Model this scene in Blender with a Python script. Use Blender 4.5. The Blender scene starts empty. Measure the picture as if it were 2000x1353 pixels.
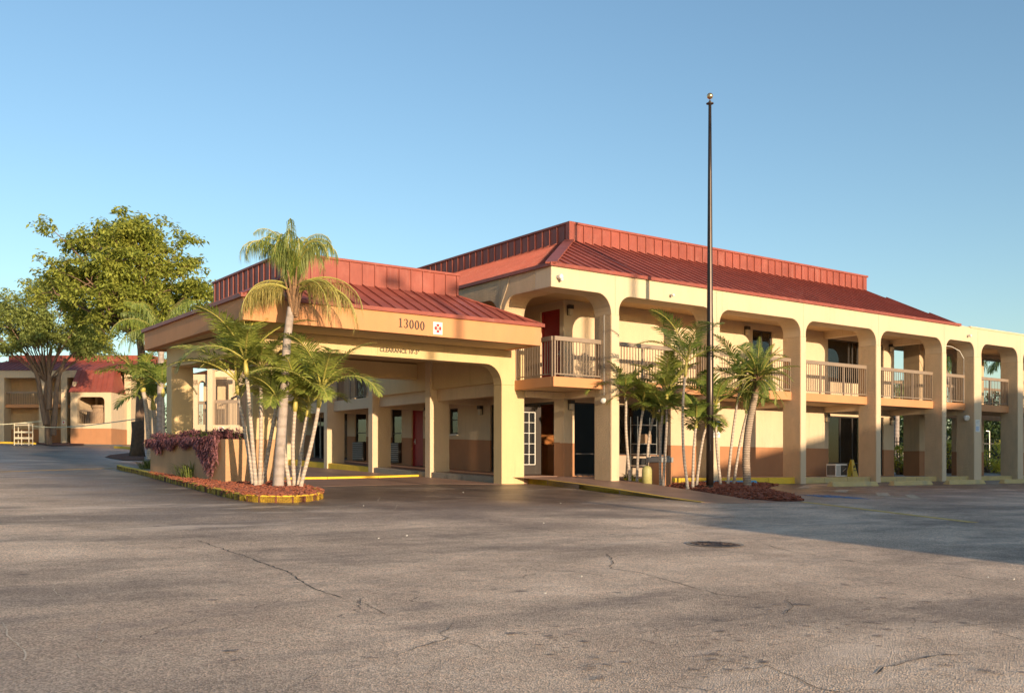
import bpy, math, random
import numpy as np
from mathutils import Vector, Matrix
random.seed(7)
rnd = random.random
def U(a, b): return a + (b - a) * random.random()
scene = bpy.context.scene
COL = scene.collection
PI = math.pi

# ------------------------------------------------------------------ camera frame (metres)
CA, CF, CYH = .6287, 1960.3, 906.73
C = np.array([-18.3904, -23.3162, .6932])
FW = np.array([math.sin(CA), math.cos(CA), 0.]); RT = np.array([math.cos(CA), -math.sin(CA), 0.])
H0, K, M = 1.504, .0208, .0279          # the lot rises away from the viewer and falls to the right
def gz(x, y):
    D = (x - C[0]) * FW[0] + (y - C[1]) * FW[1]; L = (x - C[0]) * RT[0] + (y - C[1]) * RT[1]
    D = max(-60, min(112, D)); L = max(-70, min(42, L))
    return C[2] - H0 - K * L + M * D
def ray(px, py): return FW + RT * (px - 1000) / CF + np.array([0, 0, 1.]) * (CYH - py) / CF
def onx(px, py, x): d = ray(px, py); return C + d * (x - C[0]) / d[0]
def ony(px, py, y): d = ray(px, py); return C + d * (y - C[1]) / d[1]
def atD(px, py, D): return C + ray(px, py) * D
def G(px, py, dz=0.):
    d = ray(px, py); t = (-H0 + dz) / (d[2] + K * (px - 1000) / CF - M); return C + d * t

# ------------------------------------------------------------------ materials
def newmat(name):
    m = bpy.data.materials.new(name); m.use_nodes = True
    nt = m.node_tree; nt.nodes.clear()
    out = nt.nodes.new('ShaderNodeOutputMaterial'); b = nt.nodes.new('ShaderNodeBsdfPrincipled')
    nt.links.new(b.outputs[0], out.inputs[0])
    return m, nt, b, out
def N(nt, t, **k):
    n = nt.nodes.new(t)
    for a, v in k.items():
        if a.startswith('i_'): n.inputs[a[2:].replace('_', ' ')].default_value = v
        else: setattr(n, a, v)
    return n
def coords(nt, sc=(1, 1, 1)):
    tc = N(nt, 'ShaderNodeTexCoord'); mp = N(nt, 'ShaderNodeMapping'); mp.inputs['Scale'].default_value = sc
    nt.links.new(tc.outputs['Object'], mp.inputs[0]); return mp.outputs[0]
def noise(nt, co, s, d=4., r=.55, lo=None, hi=None):
    n = N(nt, 'ShaderNodeTexNoise'); n.inputs['Scale'].default_value = s; n.inputs['Detail'].default_value = d; n.inputs['Roughness'].default_value = r
    nt.links.new(co, n.inputs['Vector']); o = n.outputs['Fac']
    if lo is not None: o = remap(nt, o, lo, hi)
    return o
def remap(nt, o, lo, hi, a=0., b=1.):
    m = N(nt, 'ShaderNodeMapRange'); m.inputs[1].default_value = lo; m.inputs[2].default_value = hi; m.inputs[3].default_value = a; m.inputs[4].default_value = b
    nt.links.new(o, m.inputs[0]); return m.outputs[0]
def mixc(nt, f, a, b, mode='MIX'):
    m = N(nt, 'ShaderNodeMix', data_type='RGBA', blend_type=mode)
    for i, v in ((0, f), (6, a), (7, b)):
        if isinstance(v, (int, float)): m.inputs[i].default_value = v
        elif isinstance(v, tuple): m.inputs[i].default_value = (*v, 1) if len(v) == 3 else v
        else: nt.links.new(v, m.inputs[i])
    return m.outputs[2]
def math_(nt, op, a, b=None):
    m = N(nt, 'ShaderNodeMath', operation=op)
    for i, v in ((0, a), (1, b)):
        if v is None: continue
        if isinstance(v, (int, float)): m.inputs[i].default_value = v
        else: nt.links.new(v, m.inputs[i])
    return m.outputs[0]
def bump(nt, b, h, s=.3, d=.02):
    n = N(nt, 'ShaderNodeBump'); n.inputs['Strength'].default_value = s; n.inputs['Distance'].default_value = d
    nt.links.new(h, n.inputs['Height']); nt.links.new(n.outputs[0], b.inputs['Normal'])
def mat(name, col, rough=.7, var=.12, vs=1.5, bs=0., bsc=30., bd=.01, metal=0., dirt=None, dirts=.8, dirtr=(.55, .75), spec=None, stretch=(1, 1, 1), streak=None):
    m, nt, b, out = newmat(name)
    co = coords(nt); cs = coords(nt, stretch)
    n1 = noise(nt, cs, vs, 5., .6, .3, .7)
    c2 = tuple(max(0, c * (1 - var)) for c in col); c1 = tuple(min(1, c * (1 + var * .6)) for c in col)
    o = mixc(nt, n1, c2, c1)
    if dirt:
        o = mixc(nt, noise(nt, cs, dirts, 6., .65, *dirtr), o, dirt)
    if streak:
        st = noise(nt, coords(nt, (1, 1, .07)), 7., 5, .7, .52, .74); o = mixc(nt, math_(nt, 'MULTIPLY', math_(nt, 'MULTIPLY', st, noise(nt, co, .5, 3, .6, .4, .6)), .5), o, streak)
    nt.links.new(o, b.inputs['Base Color'])
    b.inputs['Roughness'].default_value = rough; b.inputs['Metallic'].default_value = metal
    if spec is not None: b.inputs['Specular IOR Level'].default_value = spec
    if bs: bump(nt, b, noise(nt, co, bsc, 3., .6), bs, bd)
    return m
MT = {}
CREAM = (.65, .50, .335)
MT['cream'] = mat('cream_stucco', CREAM, .85, .09, .9, .5, 22, .02, dirt=(.46, .38, .27), dirts=.9, dirtr=(.52, .85), stretch=(1, 1, .45), streak=(.40, .31, .2))
MT['rough'] = mat('rough_cream_stucco', (.62, .45, .28), .9, .12, 2, .9, 26, .035, dirt=(.42, .34, .24), dirts=1.2, dirtr=(.5, .85), stretch=(1, 1, .5), streak=(.38, .29, .19))
MT['canopy_cream'] = mat('yellow_cream_stucco', (.63, .465, .245), .85, .08, 1.2, .4, 26, .015, dirt=(.48, .36, .2), dirts=.8, dirtr=(.55, .9), stretch=(1, 1, .4), streak=(.40, .30, .17))
MT['orange'] = mat('orange_paint', (.57, .265, .115), .75, .09, 1.3, .3, 25, .012, dirt=(.45, .26, .15), dirts=1., dirtr=(.55, .95), stretch=(1, 1, .4), streak=(.38, .21, .12))
MT['wain'] = mat('tan_brown_wainscot', (.42, .195, .09), .8, .09, 1.2, .35, 24, .015, dirt=(.32, .19, .11), dirts=.8, dirtr=(.55, .95), streak=(.28, .16, .09))
MT['ceil'] = mat('gallery_ceiling', (.52, .36, .20), .85, .08, .8, .2, 20, .01)
MT['red'] = mat('red_standing_seam_metal', (.29, .072, .05), .5, .2, 1.1, 0, dirt=(.36, .13, .10), dirts=1.6, dirtr=(.55, .9), spec=.4, streak=(.40, .19, .15))
MT['door'] = mat('red_door_paint', (.33, .02, .02), .45, .08, 3)
MT['rail'] = mat('brown_rail_paint', (.27, .20, .145), .6, .12, 3, dirt=(.2, .13, .09), dirts=3, dirtr=(.6, .9))
MT['dark'] = mat('dark_bronze_frame', (.045, .035, .03), .4, .1, 3)
MT['conc'] = mat('reddish_concrete', (.32, .19, .14), .55, .14, .9, .25, 40, .01, dirt=(.2, .13, .1), dirts=.7, dirtr=(.45, .8))
MT['curb'] = mat('concrete_kerb', (.3, .26, .21), .85, .15, 2, .4, 30, .02, dirt=(.13, .11, .09), dirts=2)
MT['yellow'] = mat('yellow_kerb_paint', (.78, .50, .04), .75, .12, 3, .5, 26, .02, dirt=(.45, .31, .06), dirts=1.6, dirtr=(.6, .85))
MT['paleyellow'] = mat('faded_yellow_paint', (.56, .41, .17), .8, .12, 3, .4, 26, .02, dirt=(.4, .33, .2), dirts=2, dirtr=(.5, .75))
MT['bluep'] = mat('blue_kerb_paint', (.08, .3, .52), .75, .1, 3, .3, 26, .02)
MT['white'] = mat('white_paint', (.75, .73, .68), .6, .08, 4)
MT['grey'] = mat('grey_plastic', (.3, .29, .28), .6, .1, 4)
MT['black'] = mat('black_paint', (.015, .015, .016), .5, .1, 4)
MT['pole'] = mat('bronze_pole_metal', (.055, .04, .033), .32, .15, 2, metal=.6)
MT['gold'] = mat('gold_ball', (.72, .5, .28), .28, .1, 4, metal=.9)
MT['lampglass'] = mat('frosted_lamp_glass', (.6, .52, .4), .35, .05, 4)
MT['inter'] = mat('lobby_interior', (.3, .2, .12), .8, .2, 1)
MT['interor'] = mat('lobby_orange_wood', (.5, .19, .05), .5, .2, 2)
MT['steel'] = mat('steel', (.6, .58, .55), .3, .1, 3, metal=.8)
MT['letter'] = mat('dark_lettering', (.05, .04, .03), .5, .05, 4)
MT['redink'] = mat('red_emblem', (.5, .03, .04), .5, .05, 4)
MT['inkgrey'] = mat('faded_print', (.32, .3, .3), .7, .3, 25)
MT['bluesign'] = mat('blue_sign', (.03, .2, .55), .5, .05, 4)
MT['pinkwall'] = mat('pinkish_sill_wall', (.42, .33, .25), .8, .08, 1.5, .2, 25, .01)
MT['planter'] = mat('planter_stucco', (.50, .29, .15), .85, .14, 1.4, .6, 22, .02, dirt=(.3, .18, .1), dirts=1., dirtr=(.5, .85))
MT['barrelw'] = mat('weathered_wood', (.33, .22, .14), .85, .25, 3, .4, 18, .02, stretch=(6, 6, 1))
MT['bark'] = mat('bark', (.21, .135, .09), .9, .3, 4, .9, 14, .05, stretch=(3, 3, .7))
MT['darkbark'] = mat('charred_bark', (.10, .07, .05), .95, .3, 6, .8, 14, .05)
def palm_trunk_mat(name, c1, c2, ring=9.):
    m, nt, b, out = newmat(name)
    co = coords(nt)
    w = N(nt, 'ShaderNodeTexWave', wave_type='BANDS', bands_direction='Z'); w.inputs['Scale'].default_value = ring / 6.3 * 2; w.inputs['Distortion'].default_value = 1.6; w.inputs['Detail'].default_value = 2
    nt.links.new(co, w.inputs['Vector'])
    o = mixc(nt, remap(nt, w.outputs['Fac'], .05, .35), c2, c1)
    o = mixc(nt, noise(nt, co, 5, 5, .6, .45, .7), o, tuple(c * .62 for c in c1))
    nt.links.new(o, b.inputs['Base Color']); b.inputs['Roughness'].default_value = .85
    bump(nt, b, w.outputs['Fac'], .5, .02); return m
MT['ptrunk'] = palm_trunk_mat('grey_ringed_palm_trunk', (.52, .43, .35), (.38, .30, .24), 10)
MT['qtrunk'] = palm_trunk_mat('smooth_grey_queen_palm_trunk', (.40, .33, .29), (.32, .26, .22), 4)
MT['dtrunk'] = palm_trunk_mat('scaly_date_palm_trunk', (.42, .32, .24), (.20, .14, .10), 14)
MT['boot'] = mat('fibrous_palm_boots', (.26, .15, .08), .95, .35, 12, .8, 30, .03)
MT['shaft'] = mat('yellow_green_crownshaft', (.50, .42, .10), .5, .25, 3)
def leafmat(name, c1, c2, trans=.35, rough=.5, s=2.):
    m = bpy.data.materials.new(name); m.use_nodes = True; nt = m.node_tree; nt.nodes.clear()
    out = nt.nodes.new('ShaderNodeOutputMaterial'); b = nt.nodes.new('ShaderNodeBsdfPrincipled'); t = nt.nodes.new('ShaderNodeBsdfTranslucent'); mx = nt.nodes.new('ShaderNodeMixShader')
    co = coords(nt)
    o = mixc(nt, noise(nt, co, s, 4, .6, .35, .65), c1, c2)
    o = mixc(nt, noise(nt, co, s * 9, 2, .5, .4, .7), o, tuple(min(1, c * 1.35) for c in c2))
    nt.links.new(o, b.inputs['Base Color']); b.inputs['Roughness'].default_value = rough
    nt.links.new(o, t.inputs[0]); mx.inputs[0].default_value = trans
    nt.links.new(b.outputs[0], mx.inputs[1]); nt.links.new(t.outputs[0], mx.inputs[2]); nt.links.new(mx.outputs[0], out.inputs[0]); return m
MT['areca'] = leafmat('bright_palm_leaflets', (.14, .19, .03), (.30, .33, .07))
MT['areca2'] = leafmat('dark_palm_leaflets', (.10, .165, .03), (.24, .30, .065))
MT['queen'] = leafmat('queen_palm_leaflets', (.13, .20, .035), (.27, .31, .07))
MT['queenold'] = leafmat('yellowing_queen_palm_leaflets', (.24, .25, .05), (.40, .31, .09))
MT['date'] = leafmat('date_palm_leaflets', (.09, .15, .03), (.22, .27, .06))
MT['rachis'] = mat('yellow_green_frond_stalk', (.38, .34, .08), .5, .2, 3)
MT['treeleaf'] = leafmat('yellow_green_tree_leaves', (.13, .19, .025), (.34, .36, .07), .3, .55, .9)
MT['treeleaf2'] = leafmat('olive_tree_leaves', (.13, .19, .04), (.30, .34, .10), .3, .55, .9)
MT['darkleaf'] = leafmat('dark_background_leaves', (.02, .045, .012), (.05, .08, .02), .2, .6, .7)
MT['croton'] = leafmat('yellow_green_hedge_leaves', (.40, .38, .04), (.78, .66, .10), .3, .5, 3)  # leaf colour lightened to stand in for sunlight that the building blocks
MT['purple'] = leafmat('purple_heart_leaves', (.075, .022, .035), (.27, .115, .125), .2, .55, 4)
MT['grass'] = leafmat('grass_blades', (.07, .11, .02), (.17, .2, .05), .3, .6, 4)
MT['mulch'] = mat('red_mulch_bed', (.18, .06, .035), .95, .4, 12, .9, 30, .05, dirt=(.08, .03, .02), dirts=14)
MT['chip'] = mat('red_mulch_chips', (.30, .09, .05), .9, .45, 9, 0, dirt=(.5, .3, .2), dirts=7, dirtr=(.6, .75))
MT['curtain'] = mat('grey_curtain', (.22, .19, .16), .9, .15, 2)
MT['sheet'] = mat('pale_curtain', (.45, .4, .33), .9, .15, 2)

def glass(name, tint=(.02, .022, .025), alpha=.0):
    m = bpy.data.materials.new(name); m.use_nodes = True; nt = m.node_tree; nt.nodes.clear()
    out = nt.nodes.new('ShaderNodeOutputMaterial'); g = nt.nodes.new('ShaderNodeBsdfGlossy'); g.inputs['Roughness'].default_value = .02
    g.inputs['Color'].default_value = (.9, .9, .9, 1)
    fr = nt.nodes.new('ShaderNodeFresnel'); fr.inputs[0].default_value = 1.6; mx = nt.nodes.new('ShaderNodeMixShader')
    co = coords(nt, (1, 1, 1)); nb = N(nt, 'ShaderNodeBump'); nb.inputs['Strength'].default_value = .05; nb.inputs['Distance'].default_value = .02
    nt.links.new(noise(nt, co, .9, 1), nb.inputs['Height']); nt.links.new(nb.outputs[0], g.inputs['Normal'])
    if alpha: s = nt.nodes.new('ShaderNodeBsdfTransparent'); s.inputs[0].default_value = (alpha, alpha, alpha, 1)
    else: s = nt.nodes.new('ShaderNodeBsdfDiffuse'); s.inputs[0].default_value = (*tint, 1)
    nt.links.new(fr.outputs[0], mx.inputs[0]); nt.links.new(s.outputs[0], mx.inputs[1]); nt.links.new(g.outputs[0], mx.inputs[2]); nt.links.new(mx.outputs[0], out.inputs[0]); return m
MT['glass'] = glass('dark_window_glass'); MT['clear'] = glass('clear_window_glass', alpha=.8)

def asphalt():
    m, nt, b, out = newmat('weathered_asphalt')
    co = coords(nt)
    sep = N(nt, 'ShaderNodeSeparateXYZ'); nt.links.new(co, sep.inputs[0])
    # broad worn and newer zones (world metres): sealed darker near the building
    yy = math_(nt, 'ADD', sep.outputs[1], math_(nt, 'MULTIPLY', sep.outputs[0], -.05))
    n_big = noise(nt, co, .16, 4, .6); n_mid = noise(nt, co, .55, 5, .62)
    yd = math_(nt, 'ADD', yy, math_(nt, 'MULTIPLY', math_(nt, 'SUBTRACT', n_big, .5), 16))
    seal = math_(nt, 'MULTIPLY', remap(nt, yd, -9.5, -4.0), remap(nt, math_(nt, 'ADD', sep.outputs[0], math_(nt, 'MULTIPLY', math_(nt, 'SUBTRACT', n_mid, .5), 5)), -14.5, -10.5))
    light = mixc(nt, remap(nt, n_mid, .38, .66), (.56, .41, .30), (.88, .66, .485))
    darkz = mixc(nt, remap(nt, n_mid, .35, .7), (.095, .066, .052), (.21, .145, .108))
    o = mixc(nt, seal, light, darkz)
    # dark streaky wear drawn out along the drive
    ms = coords(nt, (.2, .42, 1)); st = noise(nt, ms, 1.0, 6, .62, .49, .64)
    o = mixc(nt, math_(nt, 'MULTIPLY', st, .72), o, (.22, .165, .13))
    # left corner newer patch
    xx = math_(nt, 'ADD', math_(nt, 'MULTIPLY', sep.outputs[0], -1), math_(nt, 'MULTIPLY', sep.outputs[1], -.35))
    lc = remap(nt, math_(nt, 'ADD', xx, math_(nt, 'MULTIPLY', math_(nt, 'SUBTRACT', n_mid, .5), 5)), 21.0, 25.0)
    o = mixc(nt, math_(nt, 'MULTIPLY', lc, .75), o, (.15, .13, .125))
    # aggregate speckle
    v = N(nt, 'ShaderNodeTexVoronoi'); v.inputs['Scale'].default_value = 75; nt.links.new(co, v.inputs['Vector'])
    hs = N(nt, 'ShaderNodeRGBToBW'); nt.links.new(v.outputs['Color'], hs.inputs[0])
    sp = remap(nt, hs.outputs[0], .2, .85, .62, 1.4)
    o2 = N(nt, 'ShaderNodeVectorMath', operation='SCALE'); nt.links.new(o, o2.inputs[0]); nt.links.new(sp, o2.inputs['Scale']); o = o2.outputs[0]
    f2 = noise(nt, co, 6, 6, .8, .35, .7); o = mixc(nt, .6, o, mixc(nt, f2, (.38, .38, .38), (.64, .63, .62)), 'OVERLAY')
    o = mixc(nt, math_(nt, 'MULTIPLY', noise(nt, coords(nt, (.5, 1.4, 1)), 1.1, 6, .7, .56, .64), .35), o, (.26, .2, .17))
    o = mixc(nt, math_(nt, 'MULTIPLY', noise(nt, coords(nt, (.3, .9, 1)), .8, 6, .7, .57, .66), .5), o, (.92, .72, .56))
    # oil drips
    vo = N(nt, 'ShaderNodeTexVoronoi'); vo.inputs['Scale'].default_value = 1.7; nt.links.new(co, vo.inputs['Vector'])
    dr = math_(nt, 'MULTIPLY', remap(nt, math_(nt, 'ADD', vo.outputs['Distance'], math_(nt, 'MULTIPLY', noise(nt, co, 9, 3), .12)), .10, .20, 1, 0), noise(nt, co, .3, 3, .6, .50, .56))
    o = mixc(nt, math_(nt, 'MULTIPLY', dr, .75), o, (.13, .10, .085))
    # fine hairline cracks
    wn = N(nt, 'ShaderNodeTexNoise'); wn.inputs['Scale'].default_value = 1.7; wn.inputs['Detail'].default_value = 5; nt.links.new(co, wn.inputs['Vector'])
    va = N(nt, 'ShaderNodeVectorMath', operation='MULTIPLY_ADD'); nt.links.new(wn.outputs['Color'], va.inputs[0]); va.inputs[1].default_value = (.9, .9, 0); nt.links.new(co, va.inputs[2])
    vc = N(nt, 'ShaderNodeTexVoronoi', feature='DISTANCE_TO_EDGE'); vc.inputs['Scale'].default_value = .42; nt.links.new(va.outputs[0], vc.inputs['Vector'])
    cr = math_(nt, 'MULTIPLY', remap(nt, vc.outputs['Distance'], .0004, .0022, 1, 0), noise(nt, co, .45, 2, .5, .5, .56))
    o = mixc(nt, math_(nt, 'MULTIPLY', cr, .5), o, (.08, .065, .055))
    nt.links.new(o, b.inputs['Base Color'])
    rr = math_(nt, 'ADD', remap(nt, seal, 0, 1, .85, .42), math_(nt, 'MULTIPLY', math_(nt, 'SUBTRACT', n_mid, .5), -.3))
    nt.links.new(rr, b.inputs['Roughness'])
    hh = math_(nt, 'SUBTRACT', v.outputs['Distance'], math_(nt, 'MULTIPLY', cr, 1.5))
    nb = N(nt, 'ShaderNodeBump'); nb.inputs['Distance'].default_value = .015; nt.links.new(hh, nb.inputs['Height']); nt.links.new(remap(nt, seal, 0, 1, 1., .22), nb.inputs['Strength']); nt.links.new(nb.outputs[0], b.inputs['Normal'])
    return m
MT['asphalt'] = asphalt()

# ------------------------------------------------------------------ mesh builder
ORG = {}
class MB:
    def __init__(s, T=None): s.v = []; s.f = []; s.m = []; s.T = T
    def add(s, vs, fs, m=0):
        k = len(s.v)
        if s.T is not None: vs = [s.T(p) for p in vs]
        s.v += [tuple(map(float, p)) for p in vs]; s.f += [tuple(i + k for i in f) for f in fs]; s.m += [m] * len(fs); return s
    def box(s, x0, x1, y0, y1, z0, z1, m=0):
        if x0 > x1: x0, x1 = x1, x0
        if y0 > y1: y0, y1 = y1, y0
        if z0 > z1: z0, z1 = z1, z0
        return s.add([(x0, y0, z0), (x1, y0, z0), (x1, y1, z0), (x0, y1, z0), (x0, y0, z1), (x1, y0, z1), (x1, y1, z1), (x0, y1, z1)],
                     [(3, 2, 1, 0), (4, 5, 6, 7), (0, 1, 5, 4), (1, 2, 6, 5), (2, 3, 7, 6), (3, 0, 4, 7)], m)
    def hexa(s, P, m=0):    # 8 points: bottom loop, top loop
        return s.add(P, [(3, 2, 1, 0), (4, 5, 6, 7), (0, 1, 5, 4), (1, 2, 6, 5), (2, 3, 7, 6), (3, 0, 4, 7)], m)
    def prism(s, poly, ax, a, b, m=0):
        n = len(poly)
        f = {'y': lambda p, t: (p[0], t, p[1]), 'x': lambda p, t: (t, p[0], p[1]), 'z': lambda p, t: (p[0], p[1], t)}[ax]
        vs = [f(p, a) for p in poly] + [f(p, b) for p in poly]
        fs = [tuple(range(n)), tuple(range(2 * n - 1, n - 1, -1))] + [(i, i + n, (i + 1) % n + n, (i + 1) % n) for i in range(n)]
        return s.add(vs, fs, m)
    def slab(s, pts, th, m=0):   # pts: 3D polygon (top face), thickness down
        n = len(pts); vs = [tuple(p) for p in pts] + [(p[0], p[1], p[2] - th) for p in pts]
        return s.add(vs, [tuple(range(n)), tuple(range(2 * n - 1, n - 1, -1))] + [(i, i + n, (i + 1) % n + n, (i + 1) % n) for i in range(n)], m)
    def rib(s, p0, p1, side, up, w, h, m=0):
        p0, p1, side, up = map(Vector, (p0, p1, side, up)); a = side * w / 2; b = up * h; c = up * .004
        return s.hexa([p0 - a - c, p0 + a - c, p1 + a - c, p1 - a - c, p0 - a + b, p0 + a + b, p1 + a + b, p1 - a + b], m)
    def tube(s, pts, rad, n=8, m=0, cap=True):
        pts = [Vector(p) for p in pts]
        if isinstance(rad, (int, float)): rad = [rad] * len(pts)
        vs = []; fs = []
        ref = Vector((0, 1, .13)).normalized()
        for i, p in enumerate(pts):
            d = (pts[min(i + 1, len(pts) - 1)] - pts[max(i - 1, 0)])
            if d.length < 1e-6: d = Vector((0, 0, 1))
            d.normalize(); a = d.cross(ref)
            if a.length < .1: a = d.cross(Vector((1, 0, 0)))
            a.normalize(); b = d.cross(a)
            for j in range(n):
                t = 2 * PI * j / n; vs.append(p + (a * math.cos(t) + b * math.sin(t)) * rad[i])
        for i in range(len(pts) - 1):
            for j in range(n): fs.append((i * n + j, i * n + (j + 1) % n, (i + 1) * n + (j + 1) % n, (i + 1) * n + j))
        if cap: fs.append(tuple(range(n - 1, -1, -1))); fs.append(tuple((len(pts) - 1) * n + j for j in range(n)))
        return s.add(vs, fs, m)
    def lathe(s, c, prof, n=20, m=0):
        vs = []; fs = []
        for (r, z) in prof:
            for j in range(n): t = 2 * PI * j / n; vs.append((c[0] + r * math.cos(t), c[1] + r * math.sin(t), c[2] + z))
        for i in range(len(prof) - 1):
            for j in range(n): fs.append((i * n + j, i * n + (j + 1) % n, (i + 1) * n + (j + 1) % n, (i + 1) * n + j))
        fs.append(tuple(range(n - 1, -1, -1))); fs.append(tuple((len(prof) - 1) * n + j for j in range(n)))
        return s.add(vs, fs, m)
    def build(s, name, mats, parent=None, smooth=False, bevel=0., origin=None):
        if not isinstance(mats, (list, tuple)): mats = [mats]
        me = bpy.data.meshes.new(name)
        if origin is None: origin = ORG[parent.name] if parent else (0, 0, 0)
        o0 = Vector(origin)
        me.from_pydata([tuple(Vector(p) - o0) for p in s.v], [], s.f)
        for a in mats: me.materials.append(MT[a] if isinstance(a, str) else a)
        me.polygons.foreach_set('material_index', s.m)
        if smooth: me.polygons.foreach_set('use_smooth', [True] * len(s.f))
        me.update()
        o = bpy.data.objects.new(name, me); COL.objects.link(o)
        if parent: o.parent = parent; o.location = Vector(origin) - Vector(ORG[parent.name])
        else: o.location = origin
        ORG[o.name] = tuple(origin)
        if bevel:
            bm = o.modifiers.new('bevel', 'BEVEL'); bm.width = bevel; bm.segments = 2; bm.limit_method = 'ANGLE'; bm.angle_limit = math.radians(50)
        return o
def merge_into(o, mb):
    me = o.data; o0 = Vector(ORG[o.name]); V = [tuple(v.co) for v in me.vertices] + [tuple(Vector(p) - o0) for p in mb.v]; k = len(me.vertices)
    F = [tuple(p.vertices) for p in me.polygons] + [tuple(i + k for i in f) for f in mb.f]; mats = list(me.materials)
    m2 = bpy.data.meshes.new(me.name); m2.from_pydata(V, [], F); [m2.materials.append(a) for a in mats]; m2.update(); o.data = m2; return o
def build_each(mb, name, mats, parent, **k):
    """every loose shell becomes a part of its own"""
    n = len(mb.v); par = list(range(n))
    def fd(i):
        while par[i] != i: par[i] = par[par[i]]; i = par[i]
        return i
    for f in mb.f:
        for a in f[1:]: par[fd(a)] = fd(f[0])
    grp = {}
    for j, f in enumerate(mb.f): grp.setdefault(fd(f[0]), []).append(j)
    out = []
    for g in grp.values():
        m = MB(); ids = {}
        for j in g:
            for v in mb.f[j]:
                if v not in ids: ids[v] = len(ids); m.v.append(mb.v[v])
            m.f.append(tuple(ids[v] for v in mb.f[j])); m.m.append(mb.m[j])
        out.append(m.build(name, mats, parent, **k))
    return out
def tag(o, label=None, cat=None, group=None, kind=None):
    if label: o['label'] = label
    if cat: o['category'] = cat
    if group: o['group'] = group
    if kind: o['kind'] = kind
    return o
def thing(name, label, cat, loc, group=None):
    o = bpy.data.objects.new(name, None); COL.objects.link(o); o.location = loc; o.empty_display_size = .3
    ORG[o.name] = tuple(float(v) for v in loc); return tag(o, label, cat, group)
def wall(mb_hi, mb_lo, ax, pos, th, u0, u1, z0, z1, split, ops, low=None):
    """wall in the plane ax=pos (thickness th behind), openings (u0,u1,za,zb), lower part (under split(u)) goes to mb_lo"""
    us = sorted(set([u0, u1] + [o[0] for o in ops] + [o[1] for o in ops]))
    us = [u for u in us if u0 <= u <= u1]
    for a, b in zip(us, us[1:]):
        if b - a < 1e-4: continue
        mid = (a + b) / 2
        spans = [(z0(a), z0(b), z1, z1)]
        for o in ops:
            if o[0] <= mid <= o[1]:
                za, zb = o[2], o[3]; new = []
                for (p, q, r, t) in spans:
                    if za >= min(r, t) or zb <= max(p, q): new.append((p, q, r, t)); continue
                    if za > max(p, q) + .01: new.append((p, q, za, za))
                    if zb < min(r, t) - .01: new.append((zb, zb, r, t))
                spans = new
        for (p, q, r, t) in spans:
            sa, sb = split(a), split(b)
            parts = []
            if min(r, t) <= min(sa, sb) + .001: parts.append((mb_lo, p, q, r, t))
            elif max(p, q) >= max(sa, sb) - .001: parts.append((mb_hi, p, q, r, t))
            else: parts += [(mb_lo, p, q, sa, sb), (mb_hi, sa, sb, r, t)]
            for (mb, p_, q_, r_, t_) in parts:
                if ax == 'y': mb.hexa([(a, pos, p_), (b, pos, q_), (b, pos + th, q_), (a, pos + th, p_), (a, pos, r_), (b, pos, t_), (b, pos + th, t_), (a, pos + th, r_)])
                else: mb.hexa([(pos, b, q_), (pos, a, p_), (pos + th, a, p_), (pos + th, b, q_), (pos, b, t_), (pos, a, r_), (pos + th, a, r_), (pos + th, b, t_)])
def arch_poly(c0, o0, o1, c1, zs, zt, H, r, rl=None, rr=None):
    rl = r if rl is None else rl; rr = r if rr is None else rr
    P = [(c0, zs), (o0, zs)]
    def arc(cx, cz, r_, a0, a1):
        n = 8
        return [(cx + r_ * math.cos(a0 + (a1 - a0) * i / n), cz + r_ * math.sin(a0 + (a1 - a0) * i / n)) for i in range(n + 1)]
    P += arc(o0 + rl, zt - rl, rl, PI, PI / 2) if rl else [(o0, zt)]
    P += arc(o1 - rr, zt - rr, rr, PI / 2, 0) if rr else [(o1, zt)]
    P += [(o1, zs), (c1, zs), (c1, H), (c0, H)]
    Q = []
    for p in P:
        if not Q or (abs(Q[-1][0] - p[0]) + abs(Q[-1][1] - p[1])) > 1e-5: Q.append(p)
    return Q
def railing(parent, p0, p1, zb, zt, name='railing', posts=None, sp=.125, wood=.13):
    """handrail, bottom rail, balusters and posts from p0 to p1 (x,y)"""
    p0 = Vector((*p0, 0)); p1 = Vector((*p1, 0)); d = p1 - p0; L = d.length; d.normalize(); s = Vector((-d.y, d.x, 0)); up = Vector((0, 0, 1))
    r = MB(); r.rib(p0 + up * (zt - wood), p1 + up * (zt - wood), s, up, .09, wood)
    o = r.build(name, 'rail', parent, bevel=.008)
    b = MB(); b.rib(p0 + up * (zb + .075), p1 + up * (zb + .075), s, up, .03, .03)
    n = max(2, int(L / sp)); np_ = max(1, round(L / 1.45))
    for i in range(1, n):
        q = p0 + d * (L * i / n); b.rib(q + up * (zb + .07), q + up * (zt - wood + .01), s, d.cross(s) * 0 + Vector((d.x, d.y, 0)), .018, .018)
    MBb = b.build('balusters', 'rail', o)
    q_ = MB()
    for i in range(np_ + 1):
        t = min(max(L * i / np_, .03), L - .03); q = p0 + d * t
        q_.box(q.x - .026, q.x + .026, q.y - .026, q.y + .026, zb - .0, zt - wood + .01)
    build_each(q_, 'post', 'rail', o)
    return o
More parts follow.
